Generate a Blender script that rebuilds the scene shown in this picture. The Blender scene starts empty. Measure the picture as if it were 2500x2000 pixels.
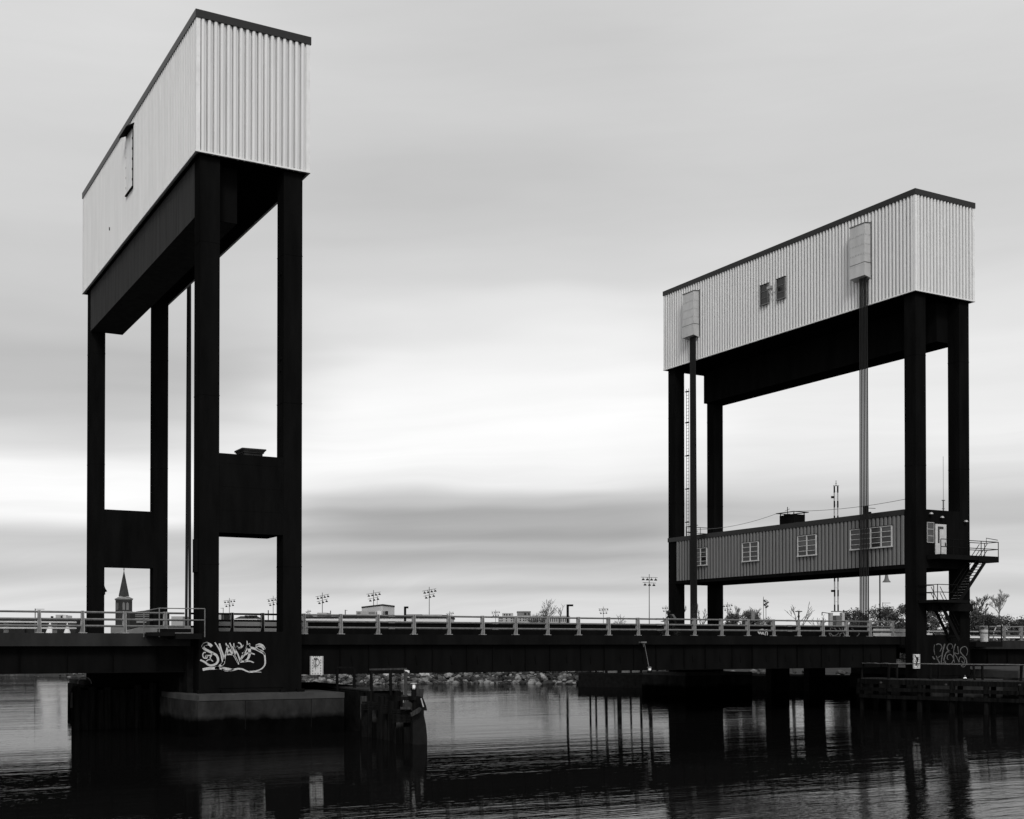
import bpy, bmesh, random
from math import *
from mathutils import Vector, Matrix
sc = bpy.context.scene
# ------------------------------------------------------------------ camera
# x runs along the bridge, y across it, z = 0 is the water; the camera stands on the near bank
F = 3065.4; YAW = radians(29.384); PIT = radians(0.6856); Y0 = 1536.; H = 4.55
cam = bpy.data.objects.new('camera', bpy.data.cameras.new('camera'))
sc.collection.objects.link(cam); sc.camera = cam
cam.location = (0, 0, H)
cam.rotation_euler = (radians(90) + PIT, 0, -YAW)
cam.data.sensor_width = 36; cam.data.lens = F / 2500 * 36
cam.data.shift_y = (Y0 - 1000) / 2500
cam.data.clip_start = .1; cam.data.clip_end = 20000
# ------------------------------------------------------------------ view
sc.view_settings.view_transform = 'Standard'; sc.view_settings.look = 'None'
sc.view_settings.exposure = 0.0; sc.view_settings.gamma = 1
# ------------------------------------------------------------------ sun (veiled by cloud, behind and right of the camera)
SUN_AZ = radians(205); SUN_EL = radians(38)          # azimuth from +y clockwise
sdir = Vector((sin(SUN_AZ) * cos(SUN_EL), cos(SUN_AZ) * cos(SUN_EL), sin(SUN_EL)))
sun = bpy.data.objects.new('sun', bpy.data.lights.new('sun', 'SUN'))
sc.collection.objects.link(sun); sun.data.energy = 1.5; sun.data.angle = radians(14)
sun.data.color = (1, .985, .96)
sun.rotation_euler = (-sdir).to_track_quat('-Z', 'Y').to_euler()
# ------------------------------------------------------------------ sky: Nishita light with a streaked cloud deck
w = bpy.data.worlds.new('World'); sc.world = w; w.use_nodes = True
nt = w.node_tree; nt.nodes.clear()
def nn(t, **k):
    n = nt.nodes.new(t)
    for a, b in k.items(): setattr(n, a, b)
    return n
def M(op, a, b=None, c=None, clamp=False):
    n = nn('ShaderNodeMath', operation=op); n.use_clamp = clamp
    for i, x in enumerate((a, b, c)):
        if x is None: continue
        if isinstance(x, (int, float)): n.inputs[i].default_value = x
        else: nt.links.new(x, n.inputs[i])
    return n.outputs[0]
tc = nn('ShaderNodeTexCoord'); sep = nn('ShaderNodeSeparateXYZ'); nt.links.new(tc.outputs['Generated'], sep.inputs[0])
X, Y, Z = sep.outputs
hyp = M('SQRT', M('ADD', M('MULTIPLY', X, X), M('MULTIPLY', Y, Y)))
el = M('ABSOLUTE', M('DIVIDE', Z, M('MAXIMUM', hyp, .0001)))     # tan of elevation
az = M('ARCTAN2', X, Y)                                          # 0 = across the river
comb = nn('ShaderNodeCombineXYZ')
nt.links.new(M('MULTIPLY', az, 2.2), comb.inputs[0]); nt.links.new(M('MULTIPLY', el, 9.), comb.inputs[1])
def noise(vec, scale, detail=4, rough=.55, z=0.):
    n = nn('ShaderNodeTexNoise'); n.inputs['Scale'].default_value = scale
    n.inputs['Detail'].default_value = detail; n.inputs['Roughness'].default_value = rough
    mp = nn('ShaderNodeMapping'); mp.inputs['Location'].default_value = (z, z * .7, z)
    nt.links.new(vec, mp.inputs[0]); nt.links.new(mp.outputs[0], n.inputs[0]); return n.outputs[0]
warp = M('SUBTRACT', noise(comb.outputs[0], 1.0, 3, .5, 3.1), .5)
elw = M('ADD', el, M('MULTIPLY', warp, M('MULTIPLY', M('MINIMUM', el, .25), .42)))
def ramp(fac, stops):
    r = nn('ShaderNodeValToRGB'); r.color_ramp.interpolation = 'EASE'; e = r.color_ramp.elements
    while len(e) > 1: e.remove(e[-1])
    for i, (y, g) in enumerate(stops):
        p = max(0., (1572.7 - y) / 3065.4) / .6
        l = ((g / 255 + .055) / 1.055) ** 2.4
        q = e[0] if i == 0 else e.new(p)
        q.position = p; q.color = (l, l, l, 1)
    nt.links.new(fac, r.inputs[0]); return r.outputs[0]
f06 = M('DIVIDE', elw, .6, clamp=True)
cl = ramp(f06, [(1572, 218), (1500, 219), (1450, 214), (1400, 201), (1360, 212), (1320, 203), (1265, 250), (1225, 254), (1185, 250), (1110, 222), (1040, 200), (960, 192), (880, 190), (800, 200), (720, 205), (600, 206), (450, 210), (250, 214), (0, 218), (-100, 222)])
cc = ramp(f06, [(1572, 222), (1500, 222), (1465, 219), (1440, 200), (1425, 212), (1395, 196), (1365, 182), (1345, 194), (1315, 170), (1290, 178), (1262, 172), (1232, 198), (1200, 240), (1160, 250), (1060, 254), (960, 250), (880, 243), (800, 230), (700, 213), (560, 205), (440, 200), (330, 204), (200, 207), (0, 209), (-100, 214)])
cr = ramp(f06, [(1572, 222), (1480, 220), (1440, 206), (1400, 218), (1360, 212), (1310, 208), (1285, 192), (1255, 194), (1215, 214), (1150, 234), (1060, 238), (940, 236), (860, 236), (780, 228), (680, 216), (560, 210), (400, 209), (250, 213), (0, 216), (-100, 220)])
azr = M('SUBTRACT', az, YAW)
def mapr(v, a, b):
    n = nn('ShaderNodeMapRange', interpolation_type='SMOOTHSTEP'); nt.links.new(v, n.inputs[0])
    n.inputs[1].default_value = a; n.inputs[2].default_value = b; return n.outputs[0]
azn = M('ADD', azr, M('MULTIPLY', M('SUBTRACT', noise(comb.outputs[0], 1.7, 3, .5, 7.7), .5), .22))
def mix(f, a, b):
    n = nn('ShaderNodeMix', data_type='RGBA'); nt.links.new(f, n.inputs[0])
    for s, i in ((a, 6), (b, 7)):
        if isinstance(s, tuple): n.inputs[i].default_value = s
        else: nt.links.new(s, n.inputs[i])
    return n.outputs[2]
base = mix(mapr(azn, -.30, -.10), cl, cc); base = mix(mapr(azn, .05, .22), base, cr)
# streaks, long and flat near the horizon
comb2 = nn('ShaderNodeCombineXYZ')
nt.links.new(M('MULTIPLY', az, 1.6), comb2.inputs[0]); nt.links.new(M('MULTIPLY', M('ADD', M('ADD', el, M('MULTIPLY', az, -.045)), M('MULTIPLY', warp, .10)), 34.), comb2.inputs[1])
st = M('SUBTRACT', noise(comb2.outputs[0], 1.2, 5, .6, 1.3), .5)
st2 = M('SUBTRACT', noise(comb.outputs[0], 1.1, 5, .55, 9.3), .5)
st3 = M('SUBTRACT', noise(comb.outputs[0], .55, 2, .5, 14.3), .5)
low = M('MAXIMUM', M('SUBTRACT', 1., M('MULTIPLY', el, 3.6)), .16)
k = M('ADD', 1., M('ADD', M('MULTIPLY', M('MULTIPLY', st, .68), M('POWER', low, 1.25)), M('ADD', M('MULTIPLY', st2, .20), M('MULTIPLY', st3, .22))))
clouds = nn('ShaderNodeVectorMath', operation='SCALE'); nt.links.new(base, clouds.inputs[0]); nt.links.new(k, clouds.inputs['Scale'])
# brighter cloud around the veiled sun (behind the camera)
dt = nn('ShaderNodeVectorMath', operation='DOT_PRODUCT'); nt.links.new(tc.outputs['Generated'], dt.inputs[0]); dt.inputs[1].default_value = sdir
glow = M('ADD', 1., M('MULTIPLY', M('POWER', M('MAXIMUM', dt.outputs['Value'], 0.), 2.5), 1.1))
c2 = nn('ShaderNodeVectorMath', operation='SCALE'); nt.links.new(clouds.outputs[0], c2.inputs[0]); nt.links.new(glow, c2.inputs['Scale'])
sky = nn('ShaderNodeTexSky', sky_type='NISHITA'); sky.sun_disc = False
sky.sun_elevation = SUN_EL; sky.sun_rotation = SUN_AZ; sky.dust_density = 3
bw = nn('ShaderNodeRGBToBW'); nt.links.new(sky.outputs[0], bw.inputs[0])
b1 = nn('ShaderNodeBackground'); nt.links.new(bw.outputs[0], b1.inputs[0]); b1.inputs[1].default_value = .05
b2 = nn('ShaderNodeBackground'); nt.links.new(c2.outputs[0], b2.inputs[0]); b2.inputs[1].default_value = 1.045
mx = nn('ShaderNodeMixShader'); mx.inputs[0].default_value = .94
nt.links.new(b1.outputs[0], mx.inputs[1]); nt.links.new(b2.outputs[0], mx.inputs[2])
out = nn('ShaderNodeOutputWorld'); nt.links.new(mx.outputs[0], out.inputs[0])

# ------------------------------------------------------------------ pixel -> place helpers (survey of the photograph)
def ray(px, py):
    x = (px - 1250) / F; y = -(py - Y0) / F
    D = cos(PIT) - sin(PIT) * y; z = sin(PIT) + cos(PIT) * y
    return (x * cos(YAW) + D * sin(YAW), -x * sin(YAW) + D * cos(YAW), z, D)
def atv(px, py, v): r = ray(px, py); k = v / r[1]; return Vector((r[0] * k, v, r[2] * k + H))
def atu(px, py, u): r = ray(px, py); k = u / r[0]; return Vector((u, r[1] * k, r[2] * k + H))
def atz(px, py, z): r = ray(px, py); k = (z - H) / r[2]; return Vector((r[0] * k, r[1] * k, z))
def atd(px, py, d): r = ray(px, py); k = d / r[3]; return Vector((r[0] * k, r[1] * k, r[2] * k + H))
# ------------------------------------------------------------------ materials
def mat(name, g, rough=.6, spec=.3, var=.2, scale=(1, 1, 1), ns=3., metal=0., bump=0., band=None, detail=5):
    m = bpy.data.materials.new(name); m.use_nodes = True; t = m.node_tree; p = t.nodes['Principled BSDF']
    p.inputs['Roughness'].default_value = rough; p.inputs['Specular IOR Level'].default_value = spec
    p.inputs['Metallic'].default_value = metal
    tcn = t.nodes.new('ShaderNodeTexCoord'); mp = t.nodes.new('ShaderNodeMapping'); mp.inputs['Scale'].default_value = scale
    geo = t.nodes.new('ShaderNodeNewGeometry')
    t.links.new(geo.outputs['Position'], mp.inputs[0])
    n = t.nodes.new('ShaderNodeTexNoise'); n.inputs['Scale'].default_value = ns; n.inputs['Detail'].default_value = detail; n.inputs['Roughness'].default_value = .62
    t.links.new(mp.outputs[0], n.inputs[0])
    r = t.nodes.new('ShaderNodeValToRGB'); e = r.color_ramp.elements
    lo, hi = g * (1 - var), g * (1 + var)
    e[0].position = .3; e[0].color = (lo, lo, lo, 1); e[1].position = .7; e[1].color = (hi, hi, hi, 1)
    t.links.new(n.outputs[0], r.inputs[0]); col = r.outputs[0]
    if band:        # waterline growth: darker below band[0], fading over band[1]
        sp = t.nodes.new('ShaderNodeSeparateXYZ'); t.links.new(geo.outputs['Position'], sp.inputs[0])
        n2 = t.nodes.new('ShaderNodeTexNoise'); n2.inputs['Scale'].default_value = 1.3; t.links.new(geo.outputs['Position'], n2.inputs[0])
        ad = t.nodes.new('ShaderNodeMath'); ad.operation = 'MULTIPLY_ADD'; t.links.new(n2.outputs[0], ad.inputs[0]); ad.inputs[1].default_value = .5; t.links.new(sp.outputs[2], ad.inputs[2])
        mr = t.nodes.new('ShaderNodeMapRange'); t.links.new(ad.outputs[0], mr.inputs[0]); mr.inputs[1].default_value = band[0] + .25; mr.inputs[2].default_value = band[0] + .25 + band[1]
        mr.inputs[3].default_value = .10; mr.inputs[4].default_value = 1
        vm = t.nodes.new('ShaderNodeVectorMath'); vm.operation = 'SCALE'; t.links.new(col, vm.inputs[0]); t.links.new(mr.outputs[0], vm.inputs['Scale']); col = vm.outputs[0]
    t.links.new(col, p.inputs['Base Color'])
    if bump:
        b = t.nodes.new('ShaderNodeBump'); b.inputs['Strength'].default_value = bump; b.inputs['Distance'].default_value = .05
        t.links.new(n.outputs[0], b.inputs['Height']); t.links.new(b.outputs[0], p.inputs['Normal'])
    return m
MT = {
 'siding': mat('white_painted_siding', .57, .5, .3, .06, (1, 1, .10), 2.2),
 'siding_trim': mat('white_corner_flashing', .61, .45, .3, .10, (1, 1, .6), 2.),
 'house_siding': mat('grey_house_siding', .125, .5, .3, .10, (1, 1, .12), 2.2),
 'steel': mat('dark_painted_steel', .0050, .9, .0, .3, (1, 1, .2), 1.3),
 'steel_lit': mat('lit_tone_steel', .026, .8, .05, .35, (1.5, 1.5, .12), 1.5),  # steel lightened to carry daylight on the left girder; also paler fittings
 'roof': mat('black_roof_metal', .010, .42, .25, .2),
 'galv': mat('galvanised_railing', .30, .45, .5, .25, (1, 1, 1), 6., .3),
 'post_web': mat('darker_aluminium_web', .13, .5, .4, .35, (1, 1, .5), 7., .2),  # darker than the flange metal of the same posts
 'galv_dark': mat('dull_railing_rail', .11, .45, .5, .3, (1, 1, 1), 4., .2),
 'rail_black': mat('black_handrail', .006, .8, .02, .2),
 'conc': mat('pier_concrete', .019, .95, .0, .55, (1, 1, .6), 1.1, 0, .4, band=(.75, .3), detail=9),
 'conc_top': mat('pier_cap_concrete', .045, .95, .0, .3, (1, 1, 1), .8, 0, .3, detail=8),
 'fascia': mat('deck_edge_concrete', .020, .95, .0, .35, (1, 1, .3), .9),
 'fascia_dark': mat('span_edge_paint', .0062, .9, .0, .3, (1, 1, .3), .9),
 'barrier': mat('barrier_concrete', .17, .85, .1, .2, (1, 1, .5), 1.2),
 'asphalt': mat('asphalt', .045, .9, .1, .2, (1, 1, 1), 2.),
 'timber': mat('wet_dark_timber', .0065, .95, .0, .6, (3, 3, .3), 2., 0, .5),
 'timber_pale': mat('worn_timber', .030, .9, .0, .5, (3, 3, .4), 3., 0, .4, band=(.75, .25)),
 'rail_wood': mat('bleached_rail_wood', .10, .9, 0., .5, (2, 2, 2), 2.),
 'rubber': mat('black_rubber', .008, .7, .05, .3),
 'flat_black': mat('tarred_timber', .007, .95, 0., .4),
 'white': mat('white_paint', .75, .5, .3, .06),
 'white_dim': mat('dirty_white_paint', .42, .6, .2, .15),
 'sign': mat('sign_board_white', .50, .7, .1, .10, ns=6.),
 'black': mat('black_paint', .006, .8, .02, .1),
 'spray': mat('grey_spray_paint', .40, .75, .15, .22, ns=9.),
 'spray_dim': mat('thin_spray_paint', .085, .8, .1, .45, ns=6.),
 'spray_mid': mat('faded_spray_paint', .11, .8, .1, .35, ns=6.),
 'glass': mat('dark_window_glass', .012, .12, .5, .2),
 'glass_mid': mat('louvre_glass', .045, .2, .5, .5, ns=1.6),
 'rock': mat('riprap_stone', .06, .85, .05, .95, ns=1.1, bump=.3),
 'rock_dark': mat('wet_riprap', .022, .8, .05, .6, ns=1.5), 'rock_light': mat('light_riprap', .15, .85, .05, .5, ns=1.5),
 'rock_pale': mat('pale_boulder', .36, .8, .15, .25, ns=3., bump=.3),
 'earth': mat('bank_earth', .03, .95, .05, .4, ns=.3),
 'slate': mat('spire_slate', .022, .8, .2, .5, ns=.5),
 'stone': mat('church_stone', .028, .85, .1, .3, ns=.4),
 'bldg_pale': mat('pale_wall', .55, .8, .1, .06, ns=.2),
 'bldg_grey': mat('grey_wall', .30, .8, .1, .12, ns=.2),
 'bldg_mid': mat('mid_grey_wall', .15, .8, .1, .2, ns=.2),
 'bldg_dark': mat('dark_wall', .016, .8, .1, .3, ns=.2),
 'pole': mat('lamp_pole_grey', .09, .5, .4, .1),
 'bark': mat('grey_bark', .075, .9, .1, .3, ns=3.),
 'bark_pale': mat('hazy_pale_twigs', .24, .9, .1, .3, ns=3.),  # twigs lightened to put distance haze into their colour
 'leaf': mat('dark_foliage', .055, .75, .2, .5, ns=.8),
 'cloth_dark': mat('dark_jacket', .010, .9, .05, .2), 'cloth_grey': mat('grey_backpack', .09, .9, .05, .2),
 'denim': mat('dark_trousers', .016, .9, .05, .2), 'skin': mat('skin', .16, .6, .3, .05), 'hair': mat('dark_hair', .012, .7, .3, .1),
 'hood_metal': mat('sheave_hood_metal', .42, .5, .3, .13, (1, 1, .5), 1.6),
 'hood_rivet': mat('rusty_rivets', .27, .6, .2, .3, (1, 1, .5), 3.),
 'cable': mat('greased_wire_rope', .008, .6, .15, .2), 'stripe': mat('gate_arm_white', .45, .5, .3, .1),
 'lamp_white': mat('lamp_lens_white', .85, .3, .4, .03),
}
# ------------------------------------------------------------------ mesh builder
class MB:
    def __init__(s): s.v = []; s.f = []; s.mi = []; s.cur = 0
    def add(s, vs, fs):
        o = len(s.v); s.v += [tuple(a) for a in vs]; s.f += [tuple(i + o for i in f) for f in fs]; s.mi += [s.cur] * len(fs); return s
    def box(s, x0, x1, y0, y1, z0, z1):
        if x0 > x1: x0, x1 = x1, x0
        if y0 > y1: y0, y1 = y1, y0
        if z0 > z1: z0, z1 = z1, z0
        return s.add([(x0, y0, z0), (x1, y0, z0), (x1, y1, z0), (x0, y1, z0), (x0, y0, z1), (x1, y0, z1), (x1, y1, z1), (x0, y1, z1)],
                     [(0, 3, 2, 1), (4, 5, 6, 7), (0, 1, 5, 4), (1, 2, 6, 5), (2, 3, 7, 6), (3, 0, 4, 7)])
    def bar(s, a, b, wx, wy=None, up=(0, 0, 1), w2=None):
        a = Vector(a); b = Vector(b); wy = wx if wy is None else wy; d = (b - a).normalized(); up = Vector(up)
        if abs(d.dot(up)) > .98: up = Vector((0, 1, 0))
        r = d.cross(up).normalized(); q = r.cross(d)
        k = 1 if w2 is None else w2
        P = []
        for c, m_ in ((a, 1), (b, k)):
            for i, j in ((-1, -1), (1, -1), (1, 1), (-1, 1)): P.append(c + r * i * wx / 2 * m_ + q * j * wy / 2 * m_)
        return s.add(P, [(0, 1, 2, 3), (7, 6, 5, 4), (0, 4, 5, 1), (1, 5, 6, 2), (2, 6, 7, 3), (3, 7, 4, 0)])
    def tube(s, pts, r, n=8, r2=None, cap=True):
        pts = [Vector(p) for p in pts]; m = len(pts); P = []
        for i, p in enumerate(pts):
            d = (pts[min(i + 1, m - 1)] - pts[max(i - 1, 0)]).normalized()
            up = Vector((0, 0, 1)) if abs(d.z) < .9 else Vector((0, 1, 0))
            a = d.cross(up).normalized(); b = a.cross(d)
            rr = r if r2 is None else r + (r2 - r) * i / max(1, m - 1)
            if isinstance(r, (list, tuple)): rr = r[i]
            for k_ in range(n):
                t_ = 2 * pi * k_ / n; P.append(p + a * cos(t_) * rr + b * sin(t_) * rr)
        fs = []
        for i in range(m - 1):
            for k_ in range(n): fs.append((i * n + k_, i * n + (k_ + 1) % n, (i + 1) * n + (k_ + 1) % n, (i + 1) * n + k_))
        if cap: fs += [tuple(range(n))[::-1], tuple((m - 1) * n + k_ for k_ in range(n))]
        return s.add(P, fs)
    def lathe(s, c, prof, n=12):
        P = []; m = len(prof)
        for r, z in prof:
            for k_ in range(n): P.append((c[0] + r * cos(2 * pi * k_ / n), c[1] + r * sin(2 * pi * k_ / n), c[2] + z))
        fs = [(i * n + k_, i * n + (k_ + 1) % n, (i + 1) * n + (k_ + 1) % n, (i + 1) * n + k_) for i in range(m - 1) for k_ in range(n)]
        fs += [tuple(range(n))[::-1], tuple((m - 1) * n + k_ for k_ in range(n))]
        return s.add(P, fs)
    def prism(s, poly, axis, a, b):      # poly: list of 2D points in the plane across axis ('x': (y,z); 'y': (x,z); 'z': (x,y))
        n = len(poly)
        f = {'x': lambda p, t: (t, p[0], p[1]), 'y': lambda p, t: (p[0], t, p[1]), 'z': lambda p, t: (p[0], p[1], t)}[axis]
        return s.add([f(p, a) for p in poly] + [f(p, b) for p in poly], [tuple(range(n)), tuple(range(n, 2 * n))[::-1]] + [(i, (i + 1) % n, n + (i + 1) % n, n + i) for i in range(n)])
    def build(s, name, m, parent=None, smooth=False):
        me = bpy.data.meshes.new(name); me.from_pydata(s.v, [], s.f); me.update()
        bm = bmesh.new(); bm.from_mesh(me); bmesh.ops.recalc_face_normals(bm, faces=bm.faces); bm.to_mesh(me); bm.free()
        for q in (m if isinstance(m, (list, tuple)) else [m]): me.materials.append(MT[q])
        if isinstance(m, (list, tuple)): me.polygons.foreach_set('material_index', s.mi)
        if smooth: me.polygons.foreach_set('use_smooth', [True] * len(me.polygons))
        o = bpy.data.objects.new(name, me); sc.collection.objects.link(o)
        if parent is not None:
            o.parent = parent; o.location = (0, 0, 0) if parent.type == 'MESH' else -Vector(parent['org'])
        return o
def tag(o, label=None, cat=None, group=None, kind=None):
    for k_, v_ in (('label', label), ('category', cat), ('group', group), ('kind', kind)):
        if v_: o[k_] = v_
    return o
def thing(name, loc, label, cat, group=None):
    o = bpy.data.objects.new(name, None); sc.collection.objects.link(o); o.location = loc
    o['org'] = [float(c) for c in loc]; o.empty_display_size = .3
    return tag(o, label, cat, group)
def part(name, m, parent, *boxes, smooth=False):
    b = MB()
    for q in boxes: b.box(*q)
    return b.build(name, m, parent, smooth)
def dup(root, dx, rz=0., sx=1., label=None, group=None):    # copy a thing with its parts and sub-parts
    def cp(o, par):
        c = o.copy(); sc.collection.objects.link(c)
        if par is not None: c.parent = par
        for ch in list(o.children): cp(ch, c)
        return c
    r = cp(root, None); r.location = dx; r.rotation_euler = (0, 0, rz); r.scale = (sx, sx, sx)
    return tag(r, label, None, group)
def cleanup():
    for o in bpy.data.objects:
        if 'org' in o: del o['org']
rnd = random.Random(7)
# ================================================================== SETTING
V0, VB = 63., 92.11; UL, UR, W = 17.33, 68.14, 5.44; LW, LD = 1.02, 1.04
ZT, ZB = 36.6, 29.37; DECK = 5.0
# water
b = MB(); N = 1
b.add([(-3000, -300, 0), (4000, -300, 0), (4000, 4000, 0), (-3000, 4000, 0)], [(0, 1, 2, 3)])
water_m = bpy.data.materials.new('river_water'); water_m.use_nodes = True; t = water_m.node_tree; p = t.nodes['Principled BSDF']
p.inputs['Base Color'].default_value = (.004, .004, .004, 1); p.inputs['Roughness'].default_value = .02; p.inputs['IOR'].default_value = 1.33
def wn(scale, sx, sy, rot, detail, rough=.5, loc=0.):
    g = t.nodes.new('ShaderNodeNewGeometry'); mp = t.nodes.new('ShaderNodeMapping'); mp.inputs['Rotation'].default_value = (0, 0, rot)
    mp.inputs['Scale'].default_value = (sx, sy, 1); mp.inputs['Location'].default_value = (loc, loc, 0)
    n = t.nodes.new('ShaderNodeTexNoise'); n.inputs['Scale'].default_value = scale; n.inputs['Detail'].default_value = detail; n.inputs['Roughness'].default_value = rough
    t.links.new(g.outputs['Position'], mp.inputs[0]); t.links.new(mp.outputs[0], n.inputs[0]); return n.outputs[0]
def wm(op, a, b_=None, c=None):
    n = t.nodes.new('ShaderNodeMath'); n.operation = op
    for i, x in enumerate((a, b_, c)):
        if x is None: continue
        if isinstance(x, (int, float)): n.inputs[i].default_value = x
        else: t.links.new(x, n.inputs[i])
    return n.outputs[0]
R1 = YAW + .10
swell = wn(.42, .16, 1., YAW + .05, 6, .62); mid = wn(1.1, .22, 1., YAW - .12, 4, .6, 5.); small = wn(3.2, .35, 1., YAW + .2, 4, .6, 9.)
patch = t.nodes.new('ShaderNodeMapRange'); t.links.new(wn(.05, .4, 1.4, YAW, 2, .5, 31.), patch.inputs[0]); patch.inputs[1].default_value = .40; patch.inputs[2].default_value = .60
patch.inputs[3].default_value = .15; patch.inputs[4].default_value = 1.
geo_ = t.nodes.new('ShaderNodeNewGeometry'); sp_ = t.nodes.new('ShaderNodeSeparateXYZ'); t.links.new(geo_.outputs['Position'], sp_.inputs[0])
dist_ = wm('ADD', wm('MULTIPLY', sp_.outputs[0], sin(YAW - .06)), wm('MULTIPLY', sp_.outputs[1], cos(YAW - .06)))     # metres out along the current
wk = wm('SUBTRACT', dist_, wm('ADD', 65.5, wm('MULTIPLY', wn(.06, 1, 1, 0, 3, .6, 3.), 5.)))
wake = wm('POWER', 2.718, wm('MULTIPLY', -.9, wm('MULTIPLY', wk, wk)))                                                # an old boat wake
nearm = t.nodes.new('ShaderNodeMapRange'); t.links.new(dist_, nearm.inputs[0]); nearm.inputs[1].default_value = 52; nearm.inputs[2].default_value = 36; nearm.inputs[3].default_value = 0.; nearm.inputs[4].default_value = 1.
hgt = wm('ADD', wm('MULTIPLY', swell, wm('ADD', .014, wm('MULTIPLY', patch.outputs[0], .024))), wm('ADD', wm('MULTIPLY', mid, wm('MULTIPLY', patch.outputs[0], wm('ADD', .003, wm('MULTIPLY', nearm.outputs[0], .030)))),
      wm('MULTIPLY', small, wm('ADD', .0004, wm('ADD', wm('MULTIPLY', wake, .0045), wm('MULTIPLY', nearm.outputs[0], wm('MULTIPLY', patch.outputs[0], .0085)))))))
bp = t.nodes.new('ShaderNodeBump'); bp.inputs['Strength'].default_value = 1.; bp.inputs['Distance'].default_value = 1.
t.links.new(hgt, bp.inputs['Height']); p.inputs['Specular IOR Level'].default_value = 0.
gl = t.nodes.new('ShaderNodeBsdfGlossy'); gl.inputs['Color'].default_value = (.70, .70, .70, 1); gl.inputs['Roughness'].default_value = .008; t.links.new(bp.outputs[0], gl.inputs['Normal'])
fr = t.nodes.new('ShaderNodeFresnel'); fr.inputs['IOR'].default_value = 1.33; t.links.new(bp.outputs[0], fr.inputs['Normal'])
ms = t.nodes.new('ShaderNodeMixShader'); t.links.new(fr.outputs[0], ms.inputs[0]); t.links.new(p.outputs[0], ms.inputs[1]); t.links.new(gl.outputs[0], ms.inputs[2]); t.links.new(ms.outputs[0], t.nodes['Material Output'].inputs[0])
MT['water'] = water_m
tag(b.build('water', 'water'), kind='structure')
# far bank: one sheet of land that starts at the shoreline and runs to the horizon
SH = [atz(-500, 1645, 0), atz(0, 1650, 0), atz(250, 1654, 0), atz(560, 1664, 0), atz(700, 1669, 0), atz(860, 1671, 0), atz(1200, 1668, 0), atz(1400, 1671, 0)]
SH += [Vector((83, 112, 0)), Vector((97, 90, 0)), Vector((108, 62, 0)), Vector((150, -40, 0)), Vector((420, -240, 0))]
b = MB(); n = len(SH); vs = []
dirs = []
for i in range(n):
    d = (SH[min(i + 1, n - 1)] - SH[max(i - 1, 0)]).normalized(); dirs.append(Vector((-d.y, d.x, 0)))
rows = [(-3., -1.2), (0, 0), (2.2, .7), (4.5, 1.2), (9, 1.4), (40, 1.5)]
for off, z in rows:
    for i, q in enumerate(SH): vs.append((q + dirs[i] * off) + Vector((0, 0, z)))
fs = [(r * n + i, r * n + i + 1, (r + 1) * n + i + 1, (r + 1) * n + i) for r in range(len(rows) - 1) for i in range(n - 1)]
o_ = len(vs); far = [Vector((-3000, 900, 1.5)), Vector((-2200, 3900, 1.5)), Vector((-1000, 3950, 1.5)), Vector((0, 3950, 1.5)), Vector((700, 3950, 1.5)), Vector((1300, 3950, 1.5)), Vector((2000, 3950, 1.5)), Vector((2600, 3900, 1.5)), Vector((3900, 3000, 1.5)), Vector((3900, 2000, 1.5)), Vector((3900, 1000, 1.5)), Vector((3900, 200, 1.5)), Vector((3900, -290, 1.5))]
vs += far; L = (len(rows) - 1) * n
fs += [(L + i, L + i + 1, o_ + i + 1, o_ + i) for i in range(n - 1)]
b.add(vs, fs); tag(b.build('ground', 'earth'), kind='structure')
# near bank the photographer stands on (out of view, under the camera)
b = MB(); b.box(-60, 60, -40, -2, -1.5, 2.9); tag(b.build('near_bank', 'earth'), kind='structure')
# riprap
def rock_mb(b, c, s, r_):
    ico = [(0, 0, 1)] + [(.894 * cos(2 * pi * i / 5), .894 * sin(2 * pi * i / 5), .447) for i in range(5)] + [(.894 * cos(2 * pi * (i + .5) / 5), .894 * sin(2 * pi * (i + .5) / 5), -.447) for i in range(5)] + [(0, 0, -1)]
    fa = [(0, 1 + i, 1 + (i + 1) % 5) for i in range(5)] + [(1 + i, 6 + i, 1 + (i + 1) % 5) for i in range(5)] + [(6 + i, 6 + (i + 1) % 5, 1 + (i + 1) % 5) for i in range(5)] + [(11, 6 + (i + 1) % 5, 6 + i) for i in range(5)]
    sx, sy, sz = s * r_.uniform(.7, 1.5), s * r_.uniform(.6, 1.2), s * r_.uniform(.4, .8); R = Matrix.Rotation(r_.uniform(0, 6.3), 3, 'Z') @ Matrix.Rotation(r_.uniform(-.6, .6), 3, 'X')
    b.add([Vector(c) + R @ Vector((x * sx * r_.uniform(.75, 1.2), y * sy * r_.uniform(.75, 1.2), z * sz * r_.uniform(.75, 1.2))) for x, y, z in ico], fa)
b = MB(); rr = random.Random(3)
for i in range(n - 4):
    L_ = (SH[i + 1] - SH[i]).length
    sz_ = .5 if i < 2 else 1.
    for k_ in range(int(L_ * (6 if i < 2 else (46 if i < 8 else 12)))):
        t_ = rr.random(); off = rr.choice((rr.uniform(-.8, 2.), rr.uniform(-.8, 5.))); q = SH[i].lerp(SH[i + 1], t_) + dirs[i].lerp(dirs[i + 1], t_) * off; z = max(-.15, min(1.35, off * .42)) + rr.uniform(-.1, .22)
        b.cur = rr.choice((0, 0, 1, 1, 2)); rock_mb(b, (q.x, q.y, z), rr.choice((.16, .2, .25, .3, .42, .55)) * sz_, rr)
tag(b.build('riprap', ['rock', 'rock_dark', 'rock_light']), 'dark riprap stones banked along the far shoreline', 'riprap', kind='stuff')
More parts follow.
